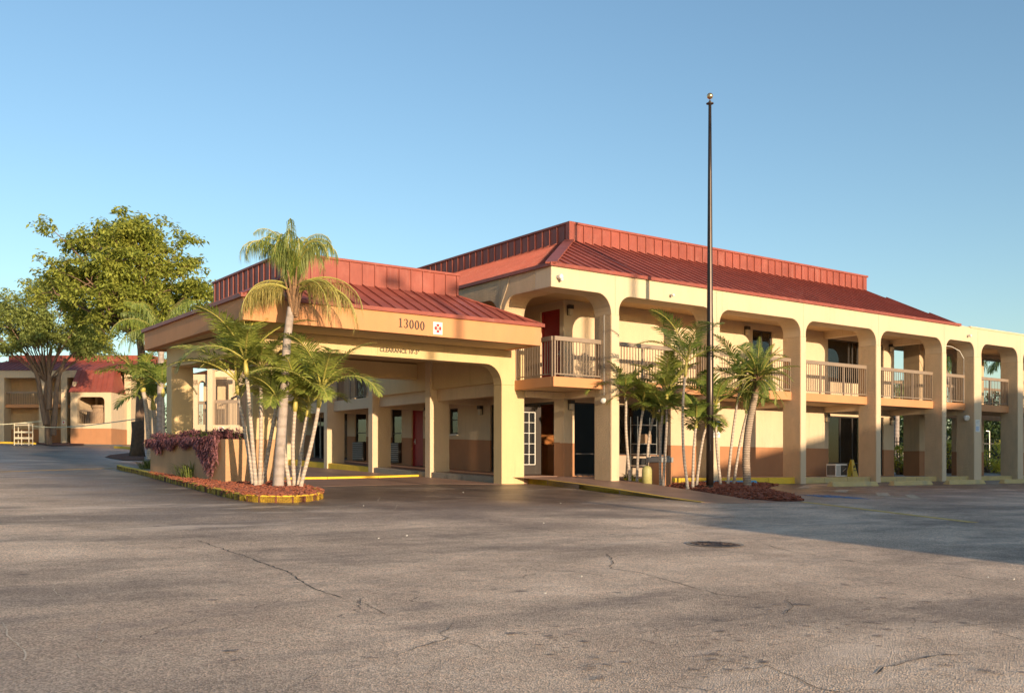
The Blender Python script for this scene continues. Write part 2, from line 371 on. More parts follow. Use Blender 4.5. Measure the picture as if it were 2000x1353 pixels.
def lamp_box(parent, p, n, w=.16, h=.32, d=.13, name='wall_lamp'):
    n = Vector(n); s = Vector((-n.y, n.x, 0)); up = Vector((0, 0, 1)); p = Vector(p)
    def ob(mb, c, sw, sd, z0, z1):
        a = s * sw / 2; b = n * sd
        mb.hexa([c - a + up * z0, c + a + up * z0, c + a + b + up * z0, c - a + b + up * z0, c - a + up * z1, c + a + up * z1, c + a + b + up * z1, c - a + b + up * z1])
    hd = MB(); ob(hd, p, w * 1.1, d * 1.15, h * .62, h); ob(hd, p, w, .03, 0, h * .62)
    o = hd.build(name, 'dark', parent, bevel=.008)
    g = MB(); ob(g, p + n * .03, w * .8, d * .8, .01, h * .62); g.build('lamp_shade', 'lampglass', o, bevel=.01)
    return o
def window(parent, ax, pos, u0, u1, z0, z1, muls=(), hbars=(), fr=.05, depth=.06, gl='glass', name='window', mat_='dark', set_=.06):
    """frame + pane; ax 'y': plane y=pos+set_, u=x ; ax 'x': plane x=pos+set_, u=y"""
    f = MB(); p0, p1 = pos + set_, pos + set_ + depth
    def bx(mb, a, b, c, d, q0=p0, q1=p1):
        if ax == 'y': mb.box(a, b, q0, q1, c, d)
        else: mb.box(q0, q1, a, b, c, d)
    bx(f, u0, u0 + fr, z0, z1); bx(f, u1 - fr, u1, z0, z1); bx(f, u0 + fr, u1 - fr, z1 - fr, z1); bx(f, u0 + fr, u1 - fr, z0, z0 + fr)
    zc = sorted(hbars)
    for u in muls: bx(f, u - fr * .4, u + fr * .4, z0 + fr, z1 - fr, p0 + .003)
    for z in zc: bx(f, u0 + fr, u1 - fr, z - fr * .4, z + fr * .4, p0 + .006)
    o = f.build(name, mat_, parent, bevel=.004)
    g = MB(); bx(g, u0 + fr, u1 - fr, z0 + fr, z1 - fr, (p0 + p1) / 2 - .004, (p0 + p1) / 2 + .004); g.build('pane', 'clear', o)
    if gl == 'glass':
        c = MB(); n = 40; w_ = (u1 - u0); k0 = .0 if int(u0 * 7) % 2 else .35; vs = []; fs = []; off = .22 if pos == 2.46 else .18
        for i in range(n + 1):
            u = u0 + w_ * (k0 + .65 * i / n); q = pos + off + .035 * math.sin(i * 1.7) + .012 * math.sin(i * .6)
            for z in (z0 + .05, z1 - .08): vs.append((u, q, z) if ax == 'y' else (q, u, z))
        for i in range(n): fs.append((2 * i, 2 * i + 1, 2 * i + 3, 2 * i + 2))
        c.add(vs, fs); c.build('curtain', 'curtain', o, smooth=True)
    return o
def door(parent, ax, pos, u0, u1, z0, z1, m='door', hinge=1, label=None, set_=.08):
    f = MB(); L = MB(); h = MB(); w = .05
    def bx(mb, a, b, c, d, q0, q1):
        if ax == 'y': mb.box(a, b, q0, q1, c, d)
        else: mb.box(q0, q1, a, b, c, d)
    bx(L, u0 + w, u1 - w, z0 + .01, z1 - w, pos + set_ + .02, pos + set_ + .065)
    o = L.build('door', m, parent, bevel=.004)
    bx(f, u0, u0 + w, z0, z1, pos + set_ - .02, pos + set_ + .08); bx(f, u1 - w, u1, z0, z1, pos + set_ - .02, pos + set_ + .08); bx(f, u0 + w, u1 - w, z1 - w, z1, pos + set_ - .02, pos + set_ + .08)
    f.build('door_frame', m, o)
    uh = u0 + .13 if hinge > 0 else u1 - .13
    bx(h, uh - .02, uh + .02, z0 + .9, z0 + 1.12, pos + set_ + .005, pos + set_ + .02); bx(h, uh, uh + .1 * hinge, z0 + .99, z0 + 1.02, pos + set_ - .045, pos + set_ - .02); bx(h, uh - .01, uh + .01, z0 + .99, z0 + 1.02, pos + set_ - .03, pos + set_ + .01)
    h.build('handle', 'steel', o)
    if label: o['label'] = label
    return o

# ================================================================== SETTING
def ground():
    xs = sorted(set([-400, -250, -160, -110, -80, -60, -45, -38] + list(np.arange(-34, 34, 2.)) + [38, 45, 60, 80, 110, 160, 250, 400]))
    ys = sorted(set([-300, -180, -110, -80, -60, -50, -42, -36] + list(np.arange(-32, 30, 2.)) + [34, 38, 44, 50, 58, 66, 76, 90, 110, 140, 200, 300, 450]))
    vs = [(x, y, gz(x, y)) for y in ys for x in xs]; n = len(xs)
    fs = [(j * n + i, j * n + i + 1, (j + 1) * n + i + 1, (j + 1) * n + i) for j in range(len(ys) - 1) for i in range(n - 1)]
    mb = MB(); mb.add(vs, fs); o = mb.build('asphalt_parking_lot', 'asphalt'); tag(o, kind='structure'); return o
lot = ground()
def Gp(px, py, dz=0.): return tuple(G(px, py, dz))
def sheet(name, pts, m, dz=.006, parent=None, kind='structure', th=.004):
    mb = MB(); mb.slab([(p[0], p[1], gz(p[0], p[1]) + dz) for p in pts], th)
    o = mb.build(name, m, parent)
    if kind and not parent: tag(o, kind=kind)
    return o
sheet('drive_pad', [Gp(590, 951), Gp(740, 947), Gp(860, 944.5), Gp(975, 946), Gp(1010, 943), (.2, 3.6), (.2, 23), (-6.8, 23), (-6.9, 5.5)], 'conc', .006)
# sidewalk ramp from the lobby door round to the mulch bed
W_out = [(992, 930.5, .17), (1070, 937, .17), (1130, 944.5, .15), (1210, 956, .12), (1300, 970.5, .05), (1370, 980, .018), (1440, 982, .012), (1550, 978, .010)]
W_in = [(1457, 973.5, .02), (1400, 965, .03), (1353, 957.5, .05), (1300, 951.5, .08), (1259, 942.5, .13)]
wo = [Vector(G(*p)) for p in W_out]; wi = [Vector(G(*p)) for p in W_in]
mb = MB(); pts = wo + wi + [Vector((3.2, .3, .21)), Vector((3.2, 2.455, .30)), Vector((.3, 2.455, .29))]
mb.slab(pts, .3); tag(mb.build('lobby_sidewalk', 'conc'), kind='structure')
def kerb_strip(name, pts, m, w=.14, top=.004, depth=.30, parent=None, kind='structure', closed=False, h=None):
    """kerb following 3D top points; body hangs down from the top"""
    mb = MB(); n = len(pts); P = [Vector(p) for p in pts]; off = []
    for i in range(n):
        a = P[(i - 1) % n] if (closed or i > 0) else P[i]; b = P[(i + 1) % n] if (closed or i < n - 1) else P[i]
        d = (b - a); d.z = 0; d.normalize(); off.append(Vector((-d.y, d.x, 0)) * w)
    rng = range(n if closed else n - 1)
    for i in rng:
        j = (i + 1) % n; up = Vector((0, 0, top)); dn = Vector((0, 0, -depth)); g = (P[j] - P[i]).normalized() * .006
        seg = [P[i] + g, P[j] - g, P[j] - g + off[j], P[i] + g + off[i]]
        mb.hexa([p + dn for p in seg] + [p + up for p in seg])
    o = mb.build(name, m, parent, bevel=.018)
    if kind and not parent: tag(o, kind=kind)
    return o
def resample(P, d):
    P = [Vector(p) for p in P]; out = [P[0]]
    for a, b in zip(P, P[1:]):
        n = max(1, int(round((b - a).length / d)))
        for i in range(1, n + 1): out.append(a.lerp(b, i / n))
    return out
kerb_strip('sidewalk_kerb', resample(wo[:6], 2.4), 'yellow', .13, depth=.26)

# gallery floor along the front
def fz(x): return .235 - .0035 * (x - 8)
FC = [(2.37, 2.69), (6.95, 7.25), (11.53, 11.83), (16.14, 16.44), (20.77, 21.07), (23.25, 23.83), (26.92, 27.4), (31.4, 31.7), (36., 36.3)]
mb = MB(); mb.hexa([(3.2, .38, -.4), (37, .38, -.6), (37, 4.6, -.6), (3.2, 2.46, -.4), (3.2, .38, fz(3.2)), (37, .38, fz(37)), (37, 4.6, fz(37)), (3.2, 2.46, .295)])
tag(mb.build('front_walkway', 'conc'), kind='structure')
for i in range(len(FC) - 1):
    a, b = FC[i][1], FC[i + 1][0]
    if i == 0: a = 3.2
    ps = [Vector((a + (b - a) * t, .25, fz(a + (b - a) * t))) for t in (0, .33, .66, 1)]
    kerb_strip('walkway_kerb', ps, 'yellow' if i < 2 else 'paleyellow', .13, depth=.42)
# left gallery floor (rises with the site)
def lz(y): return .30 + .030 * (y - 2.46) + .012 * max(0, y - 9)
mb = MB()
for y0, y1 in ((2.79, 7.0), (7.0, 11.3), (11.3, 15.2), (15.2, 24)):
    mb.hexa([(.18, y0, -.3), (2.46, y0, -.3), (2.46, y1, -.3), (.18, y1, -.3), (.18, y0, lz(y0)), (2.46, y0, lz(y0)), (2.46, y1, lz(y1)), (.18, y1, lz(y1))])
tag(mb.build('side_walkway', 'conc'), kind='structure')
mb = MB()
for y0, y1 in ((2.79, 6.87), (7.2, 11.12)):
    mb.hexa([(.05, y0, -.3), (.176, y0, -.3), (.176, y1, -.3), (.05, y1, -.3), (.05, y0, lz(y0) - .02), (.176, y0, lz(y0) + .004), (.176, y1, lz(y1) + .004), (.05, y1, lz(y1) - .02)])
tag(mb.build('walkway_step', 'curb'), kind='structure')
mb = MB()
for y0, y1 in ((11.45, 15.1), (15.4, 19.2), (19.5, 23)):
    mb.hexa([(.05, y0, -.3), (.176, y0, -.3), (.176, y1, -.3), (.05, y1, -.3), (.05, y0, lz(y0) - .02), (.176, y0, lz(y0) + .004), (.176, y1, lz(y1) + .004), (.05, y1, lz(y1) - .02)])
tag(mb.build('walkway_step', 'yellow'), kind='structure')
kp = [Vector(G(px, py, .07)) for px, py in [(560, 932), (640, 931), (740, 929), (820, 926.5), (846, 924), (850, 921)]]
kerb_strip('drive_kerb', resample(kp, 1.8), 'yellow', .22, depth=.12)

# ================================================================== MAIN BUILDING
H = 6.6; ZA = 5.95; ZS = 5.33
B = thing('motel_building', 'largest cream motel building, red metal mansard roof and two storey arched gallery', 'building', (0, 0, 0))
mb = MB()
for i, (a, b) in enumerate(FC):
    mc = MB(); mc.box(a, b, 0, .8, gz(a, 0) - .3, ZS + .002); mc.build('column', 'cream', B)
mid = [(a + b) / 2 for a, b in FC]
mb.prism(arch_poly(0, 0, FC[0][0], mid[0], ZA, ZA, H, 0), 'y', 0, .8) if False else None
# corner bay: flat beam then curve into the first column
P = [(0, ZA)] + [(FC[0][0] - .55 + .55 * math.cos(t), ZA - .62 + .62 * math.sin(t)) for t in [PI / 2 * (1 - i / 8) for i in range(9)]] + [(mid[0], ZS), (mid[0], H), (0, H)]
mb.prism(P, 'y', 0, .8)
for i in range(len(FC) - 1):
    mb.prism(arch_poly(mid[i], FC[i][1], FC[i + 1][0], mid[i + 1], ZS, ZA, H, .5 if i != 4 else .4), 'y', 0, .8)
mb.build('front_arcade', 'cream', B, bevel=.02)
LC = [(2.42, 2.79), (6.87, 7.2), (11.12, 11.45), (15.1, 15.4), (19.2, 19.5), (23.3, 23.6)]
mb = MB()
for a, b in LC: mc = MB(); mc.box(0, .8, a, b, -.2, ZS + .002); mc.build('column', 'cream', B)
lm = [(a + b) / 2 for a, b in LC]
P = [(.8, ZA)] + [(LC[0][0] - .55 + .55 * math.cos(t), ZA - .62 + .62 * math.sin(t)) for t in [PI / 2 * (1 - i / 8) for i in range(9)]] + [(lm[0], ZS), (lm[0], H), (.8, H)]
mb.prism(P, 'x', 0, .8)
for i in range(len(LC) - 1): mb.prism(arch_poly(lm[i], LC[i][1], LC[i + 1][0], lm[i + 1], ZS, ZA, H, .5), 'x', 0, .8)
mb.build('side_arcade', 'rough', B, bevel=.02)
# rough stucco skins on the left cheeks of the fins (coarser trowelled texture)
mb = MB()
for a, b in FC[:8]: mb.box(a - .012, a, .02, .78, gz(a, 0), ZS)
build_each(mb, 'fin_cheek', 'rough', B)
# floors, ceilings
mb = MB(); mb.box(.55, 37, .55, 2.47, 3.055, 3.35); mb.box(.55, 2.47, 2.47, 24, 3.055, 3.35); mb.build('gallery_floor', 'ceil', B)
mb = MB(); mb.box(.41, 37, .41, .55, 3.05, 3.352); mb.box(.41, .55, .55, 2.44, 3.05, 3.352); mb.box(.41, .55, 11.5, 24, 3.05, 3.352); mb.build('gallery_floor_edge', 'orange', B, bevel=.01)
mb = MB(); mb.box(.8, 37, .8, 4.6, 6.12, 6.5); mb.box(.8, 2.5, 4.6, 24, 6.12, 6.5); mb.build('gallery_ceiling', 'ceil', B)
# transverse beams behind the columns
mb = MB()
for a, b in FC[1:6]:
    mb.box(a, b, .8, 2.46, 2.82, 3.05)
    if a > 12: mb.box(a, b, .8, 2.46, 5.85, 6.12)
for a, b in FC[:1]: mb.box(a, b, .8, 2.27, 2.84, 3.05)
for a, b in LC[1:]: mb.box(.8, 2.46, a, b, 2.85, 3.05)
build_each(mb, 'cross_beam', 'cream', B)
# dropped beam round the corner under the balcony, and solid panel under canopy ceiling
mb = MB(); mb.box(.79, 2.46, 2.28, 2.45, 2.84, 3.045); build_each(mb, 'corner_beam', 'cream', B)
mb = MB(); mb.box(.1, .3, 2.79, 11.12, 3.32, 4.62); mb.build('upper_panel', 'canopy_cream', B)
mb = MB(); mb.box(.3, .55, 2.79, 24, 2.92, 3.34); mb.build('edge_beam', 'cream', B)
# walls
hi, lo, pk = MB(), MB(), MB()
fops = [(2.92, 4.72, .32, 2.76), (4.80, 7.25, 1.02, 2.76), (16.47, 18.75, .22, 2.70), (19.25, 20.32, .22, 2.74),
        (11.8, 12.95, 3.36, 5.88), (16.44, 18.6, 4.1, 5.88), (19.25, 20.32, 3.36, 5.88)]
wall(hi, lo, 'y', 2.46, .2, 2.46, 21.1, lambda x: .1, 6.12, lambda x: 1.40 - .004 * (x - 3), fops)
lops = [(2.97, 4.81, .3, 2.80), (5.85, 6.72, .4, 2.86), (8.88, 9.5, 1.86, 2.84), (11.45, 12.35, .55, 3.0), (13.17, 14.06, .75, 3.05), (16.31, 17.39, .85, 3.05), (18.15, 19.0, .9, 3.05), (20.45, 21.85, .9, 3.05),
        (2.67, 3.72, 3.36, 5.86), (8.2, 9.6, 3.36, 5.8), (13., 14.2, 4.0, 5.8), (16.3, 17.4, 3.36, 5.8), (20.2, 21.6, 4.0, 5.8)]
wall(hi, lo, 'x', 2.46, .2, 2.66, 24, lambda y: .1, 6.12, lambda y: 1.42 + .036 * (y - 2.46), lops)
hi.build('upper_wall', 'cream', B); lo.build('wainscot', 'wain', B)
# east end and rear of the room block
mb = MB(); mb.box(20.9, 21.1, 2.66, 24, -.2, 6.12); mb.box(2.66, 20.9, 23.8, 24, -.2, 6.12); mb.build('rear_wall', 'cream', B)
# stair tower and open end gallery on the right
hi, lo = MB(), MB()
wall(hi, lo, 'y', 2.46, .8, 23.05, 25.1, lambda x: -.2, 6.12, lambda x: 1.30, [])
wall(hi, lo, 'y', 3.1, .25, 25.1, 37, lambda x: -.2, 6.12, lambda x: 1.30, [(25.1, 27.19, .1, 2.9), (25.1, 27.19, 3.36, 5.98), (29.66, 33., .1, 2.88), (29.66, 33., 3.36, 5.98)])
hi.build('end_wall', 'rough', B); lo.build('end_wainscot', 'wain', B)
def cornerp(x, z, sx, r):
    return [(x, z)] + [(x + sx * (r - r * math.cos(t)), z - r + r * math.sin(t)) for t in [PI / 2 * i / 6 for i in range(7)]]
for x, sx, r in ((29.66, 1, .3), (33., -1, .6), (27.19, -1, .5)):
    mb = MB(); mb.prism(cornerp(x, 5.981, sx, r), 'y', 3.12, 3.33); mb.build('opening_corner', 'rough', B)
# flat roof behind the mansard + mansard
R_ = MB()
e = .06
E0, E1, E2, E3 = (-e, -e), (22.05, -e), (22.05, 24 + e), (-e, 24 + e)
T0, T1, T2, T3 = (3.85, 3.85), (21.12, 3.85), (21.12, 20.2), (3.85, 20.2)
ze, zt = 6.62, 8.5
R_.hexa([(*E0, ze), (*E1, ze), (*E2, ze), (*E3, ze), (*T0, zt), (*T1, zt), (*T2, zt), (*T3, zt)])
roof = R_.build('mansard_roof', 'red', B)
mb = MB(); mb.box(22.12, 37, .12, 4.6, 6.5, 6.605); mb.build('flat_roof', 'ceil', B)
mb = MB(); mb.box(-.09, 22.08, -.09, -.03, 6.56, 6.66); mb.box(-.09, -.03, -.03, 24.06, 6.56, 6.66); mb.build('eave_flashing', 'red', roof)
mb = MB(); mb.box(22.9, 37, -.03, .1, 6.56, 6.63); mb.build('roof_edge_cap', 'cream', B)
mb = MB()
mb.box(3.85, 21.12, 3.85, 4.05, zt - .05, 9.1); mb.box(3.85, 4.05, 4.05, 20.2, zt - .05, 9.1); mb.box(20.92, 21.12, 4.05, 20.2, zt - .05, 9.1); mb.box(4.05, 20.92, 20.0, 20.2, zt - .05, 9.1)
par = mb.build('parapet', 'red', B)
mb = MB(); mb.box(3.80, 21.17, 3.80, 4.1, 9.1, 9.18); mb.box(3.80, 4.1, 4.1, 20.25, 9.1, 9.18); mb.box(20.87, 21.17, 4.1, 20.25, 9.1, 9.18); mb.build('parapet_cap', 'red', par, bevel=.01)
# standing seams
mb = MB(); sl = math.hypot(3.91, zt - ze)
nf = Vector((0, -(zt - ze), 3.91)).normalized(); nl = Vector((-(zt - ze), 0, 3.91)).normalized()
x = .25
while x < 22.0:
    if x < 3.85: t = (x + e) / 3.91
    elif x > 21.12: t = (22.05 - x) / .93
    else: t = 1
    mb.rib((x, -e, ze), (x, -e + 3.91 * t, ze + (zt - ze) * t), (1, 0, 0), nf, .028, .045); x += .43
y = .25
while y < 24:
    t = (y + e) / 3.91 if y < 3.85 else (1 if y < 20.2 else (24.06 - y) / 3.86)
    mb.rib((-e, y, ze), (-e + 3.91 * t, y, ze + (zt - ze) * t), (0, 1, 0), nl, .028, .045); y += .43
merge_into(roof, mb)
mb = MB(); h0 = Vector((*E0, ze)); h1 = Vector((*T0, zt)); hd = (h1 - h0).normalized(); sd = Vector((1, -1, 0)).normalized(); mb.rib(h0, h1, sd, sd.cross(hd) * -1 if sd.cross(hd).z < 0 else sd.cross(hd), .34, .05); mb.build('hip_cap', 'red', roof)
mb = MB(); x = 4.05
while x < 21.1: mb.box(x - .014, x + .014, 3.81, 3.86, zt, 9.1); x += .43
y = 4.1
while y < 20.2: mb.box(3.81, 3.86, y - .014, y + .014, zt, 9.1); y += .43
mb.box(3.79, 4.0, 3.79, 3.86, zt, 9.1); mb.box(3.79, 3.86, 3.86, 4.0, zt, 9.1)
merge_into(par, mb)
mb = MB(); mb.box(3.70, 3.85, 13.4, 13.7, 8.7, 9.0); mb.build('roof_vent', 'dark', B)
# railings
for i in range(0, 8):
    a, b = FC[i][1], FC[i + 1][0]
    railing(B, (a - .0, .47), (b + .02, .47), 3.35, 4.58)
railing(B, (.47, .47), (FC[0][0], .47), 3.35, 4.58); railing(B, (.47, .53), (.47, 2.42), 3.35, 4.58)
for i in (2, 3): railing(B, (.47, LC[i][1]), (.47, LC[i + 1][0]), 3.35, 4.58)
railing(B, (29.66, 3.22), (33., 3.22), 3.35, 4.5, sp=.16, wood=.12)
railing(B, (25.1, 3.22), (27.19, 3.22), 3.35, 4.5, sp=.16, wood=.12)
railing(B, (21.15, 3.3), (23.0, 3.3), 3.35, 4.5)
# windows front
window(B, 'y', 2.46, 2.92, 4.72, .32, 2.76, hbars=(1.05,), gl='clear')
window(B, 'y', 2.46, 4.80, 7.25, 1.02, 2.76, muls=(5.4, 6.9), gl='clear')
mb = MB(); mb.box(4.72, 7.3, 2.435, 2.459, .26, 1.0); mb.build('sill_panel', 'pinkwall', B)
window(B, 'y', 2.46, 16.47, 18.75, .22, 2.70, muls=(17.35, 18.2), hbars=(.75,), gl='clear')
window(B, 'y', 2.46, 19.25, 20.32, .22, 2.74, hbars=(.9,), gl='glass')
window(B, 'y', 2.46, 11.8, 12.95, 3.36, 5.88, muls=(12.4,), gl='glass')
window(B, 'y', 2.46, 16.44, 18.6, 4.1, 5.88, muls=(17.95, 18.2), gl='glass')
window(B, 'y', 2.46, 19.25, 20.32, 3.36, 5.88, gl='glass')
# windows and doors on the left side wall
door(B, 'x', 2.46, 2.67, 3.72, 3.36, 5.86, hinge=1)
door(B, 'x', 2.46, 11.45, 12.35, .62, 3.0, hinge=-1)
window(B, 'x', 2.46, 5.85, 6.72, .44, 2.86, hbars=(1.3,))
window(B, 'x', 2.46, 8.88, 9.5, 1.86, 2.84, hbars=(2.4,))
mb = MB(); mb.box(2.38, 2.459, 8.84, 9.54, 1.80, 1.86); mb.build('window_sill', 'white', B)
for (a, b, c, d) in ((13.17, 14.06, .75, 3.05), (16.31, 17.39, .85, 3.05)):
    window(B, 'x', 2.46, a, b, c, d, hbars=(c + 1.25,))
    ac = MB(); ac.box(2.33, 2.459, a + .03, b - .03, c + .02, c + .85); o = ac.build('air_conditioner', 'dark', B, bevel=.01)
    lv = MB()
    for k in range(9): lv.box(2.30, 2.33, a + .07, b - .07, c + .1 + k * .085, c + .135 + k * .085)
    lv.build('louvre', 'grey', o)
window(B, 'x', 2.46, 18.15, 19.0, .9, 3.05)
window(B, 'x', 2.46, 20.45, 21.85, .9, 3.05, muls=(21.15,), mat_='white')
for (a, b, c, d) in ((8.2, 9.6, 3.36, 5.8), (13., 14.2, 4.0, 5.8), (16.3, 17.4, 3.36, 5.8), (20.2, 21.6, 4.0, 5.8)): window(B, 'x', 2.46, a, b, c, d)
# lobby entrance: dark glazed door standing open, sidelight and frame
mb = MB(); mb.box(2.5, 2.58, 2.97, 3.04, .3, 2.8); mb.box(2.5, 2.58, 4.74, 4.81, .3, 2.8); mb.box(2.5, 2.58, 3.04, 4.74, 2.72, 2.8); ef = mb.build('entrance_frame', 'dark', B)
dp0 = Vector((*onx(1057, 900, 2.44)[:2], 0)); dd = Vector((-1, .06, 0)).normalized(); dn = Vector((dd.y, -dd.x, 0)); up = Vector((0, 0, 1)); dw = .88; z0, z1 = .36, 2.70
def dpt(u, z, t=0): return dp0 + dd * u + dn * t + up * z
def dbox(m_, u0, u1, za, zb, t0, t1): m_.hexa([dpt(u0, za, t0), dpt(u1, za, t0), dpt(u1, za, t1), dpt(u0, za, t1), dpt(u0, zb, t0), dpt(u1, zb, t0), dpt(u1, zb, t1), dpt(u0, zb, t1)])
mb = MB(); dbox(mb, 0, .22, z0, z1, 0, .045); dbox(mb, dw - .14, dw, z0, z1, 0, .045); dbox(mb, .22, dw - .14, z0, z0 + .3, 0, .045); dbox(mb, .22, dw - .14, z1 - .22, z1, 0, .045)
od = mb.build('entrance_door', 'dark', B, bevel=.004); od['label'] = 'dark entrance door with white framed panes, standing open'
mb = MB(); u0, u1, za, zb = .24, dw - .13, z0 + .32, z1 - .24
for (a, b, c, d) in ((u0, u0 + .022, za, zb), (u1 - .022, u1, za, zb), (u0, u1, za, za + .022), (u0, u1, zb - .022, zb), ((u0 + u1) / 2 - .008, (u0 + u1) / 2 + .008, za, zb)): dbox(mb, a, b, c, d, -.012, .057)
for k in range(1, 5): z = za + (zb - za) * k / 5; dbox(mb, u0, u1, z - .008, z + .008, -.01, .055)
mb.build('glazing_bar', 'white', od)
mb = MB(); dbox(mb, u0, u1, za, zb, .018, .026); mb.build('pane', 'glass', od)
# lobby interior seen through glass
mb = MB(); mb.box(2.67, 9.5, 2.67, 9, .2, .28); mb.box(2.67, 9.5, 8.8, 9, .28, 3.04); mb.box(9.4, 9.5, 2.67, 8.8, .28, 3.04); mb.box(2.67, 9.5, 2.67, 9, 3.04, 3.1); mb.box(15.6, 20.9, 2.67, 7, .1, .17); mb.box(15.6, 20.9, 6.9, 7, .17, 3.04); mb.box(15.5, 15.6, 2.67, 7, .17, 3.04); build_each(mb, 'interior_wall', 'interor', B)
mb = MB(); mb.box(4.1, 7.6, 5.4, 6.0, .28, 1.35); mb.box(4.0, 7.7, 5.3, 6.1, 1.35, 1.42); mb.build('reception_counter', 'interor', B, bevel=.01)
mb = MB(); mb.box(3.4, 4.4, 3.4, 3.9, .28, 1.35); mb.box(4.5, 5.2, 8.2, 8.6, .28, 2.2); mb.box(17, 17.8, 4.2, 4.8, .17, .95); build_each(mb, 'lobby_cabinet', 'inter', B, bevel=.01)
mb = MB(); mb.box(17.9, 18.4, 2.9, 3.3, 1.55, 1.9); mb.box(15.9, 16.9, 6.84, 6.89, 1.2, 1.9); build_each(mb, 'wall_panel', 'orange', B)
# wall lamps
for p in ((2.68, 2.455, 5.62), (7.1, 2.455, 5.62), (11.4, 2.455, 5.62), (20.78, 2.455, 5.6)): lamp_box(B, p, (0, -1, 0), .18, .34)
for p in ((2.72, 2.455, 2.50), (16.3, 2.455, 2.43), (20.85, 2.455, 2.42)): lamp_box(B, p, (0, -1, 0), .18, .32)
for p in ((2.455, 7.25, 2.52), (2.455, 11.15, 2.62)): lamp_box(B, p, (-1, 0, 0), .18, .34)
def flood(parent, p, n, r=.075):
    n = Vector(n).normalized(); p = Vector(p); mb = MB(); mb.tube([p, p + n * .05], [r * .6, r * .6], 12); mb.tube([p + n * .05, p + n * .1, p + n * .17, p + n * .19], [r * .5, r * .9, r, r * .7], 14); return mb.build('flood_lamp', 'white', parent, smooth=True)
flood(B, (.22, -.0, 6.25), (.3, -1, 0), .085); flood(B, (.36, 0, 6.18), (-.5, -1, -.1), .05); flood(B, (4.9, 0, 6.19), (0, -1, -.2), .05); flood(B, (22.7, 0, 6.22), (0, -1, -.2), .06)
# conduits on columns with a lamp at the lower end
def conduit(x, y, z0_, z1_):
    mb = MB(); mb.tube([(x, y, z1_), (x, y, z0_)], .013, 8); o = mb.build('conduit', 'grey', B); return o
conduit(2.33, .30, 2.85, 5.35); flood(B, (2.33, .28, 2.72), (-.8, -.5, -.35), .085)
conduit(23.2, .45, 2.95, 5.3); mb = MB(); mb.tube([(23.2, .45, 5.3), (22.95, .5, 5.62), (22.5, .6, 5.78), (21.6, .7, 5.82), (21.1, .7, 5.82)], .014, 8); mb.build('conduit', 'white', B); flood(B, (23.2, .4, 2.75), (-.4, -.8, -.3), .13)
mb = MB(); mb.tube([(-.02, 2.05, 6.6), (-.025, 2.2, 6.25), (-.02, 2.55, 5.7), (-.02, 2.6, 4.9)], .011, 6); mb.build('roof_cable', 'cream', B)
# small boxes by the stairs
mb = MB(); mb.box(24.3, 24.5, 2.40, 2.459, 5.2, 5.5); mb.box(24.3, 24.5, 2.40, 2.459, 2.3, 2.6); mb.box(24.1, 24.3, 2.40, 2.459, 1.35, 1.6); build_each(mb, 'fire_alarm_box', 'door', B)

# ================================================================== ENTRANCE CANOPY
K_ = thing('entrance_canopy', 'drive-through entrance canopy with orange fascia numbered 13000 and red roof', 'canopy', (-4.5, 5, 0))
ex0, ex1, ey0, ey1 = -9.156, .19, .73, 9.1; tx0, tx1, ty0, ty1 = -7.15, -1.49, 2.73, 8.5; zc0, zc1, zcp = 4.9, 5.87, 6.5; zb = 4.28
mb = MB(); w = .22
mb.box(ex0, ex1, ey0, ey0 + w, zb, zc0 - .005); mb.box(ex0, ex0 + w, ey0 + w, ey1, zb, zc0 - .005); mb.box(ex0 + w, -.05, ey1 - w, ey1, zb, zc0 - .005); mb.box(ex1 - w, ex1, ey0 + w, 2.38, zb, zc0 - .005)
mb.build('fascia', 'orange', K_, bevel=.012)
mb = MB(); mb.box(ex0 + w, ex1 - w, ey0 + w, 2.415, zb + .02, zb + .1); mb.box(ex0 + w, .09, 2.415, ey1 - w, zb + .06, zb + .16); mb.build('ceiling', 'canopy_cream', K_)
# front beam + columns
CL = (-8.24, -7.56); CR = (-.09, .78); yb0, yb1 = 2.40, 2.85
mb = MB()
gb = gz(-8, 2.4) - .2
mb.box(CL[0], CL[1], yb0, yb1, 1.36, 3.1); mb.box(CR[0], CR[1], yb0, yb1, -.1, 3.2)
mb.prism([(CL[0], 3.1), (CL[1], 3.1), (CL[1], 3.62)] + [(CL[1] + .2 - .2 * math.cos(t), 3.62 + .2 * math.sin(t)) for t in (.5, 1., PI / 2)] + [(CR[0] - .6 + .6 * math.sin(t), 3.2 + .62 * math.cos(t)) for t in [PI / 2 * i / 8 for i in range(9)]] + [(CR[1], 3.2), (CR[1], 4.30), (CL[0], 4.30)], 'y', yb0, yb1)
mb.build('front_frame', 'canopy_cream', K_, bevel=.015)
mb = MB()
rx0, rx1, ry0, ry1 = -8.68, -8.0, 7.9, 8.4
mb.box(rx0, rx1, ry0, ry1, gz(rx0, ry0) - .2, 3.75); mb.box(rx0, .09, ry0 + .003, ry1 - .003, 3.75, 4.30)
mb.hexa([(CL[0], yb1, 3.62), (CL[0] + .45, yb1, 3.62), (rx0 + .45, ry0, 3.70), (rx0, ry0, 3.70), (CL[0], yb1, 4.3), (CL[0] + .45, yb1, 4.3), (rx0 + .45, ry0, 4.3), (rx0, ry0, 4.3)])
mb.build('rear_frame', 'canopy_cream', K_, bevel=.015)
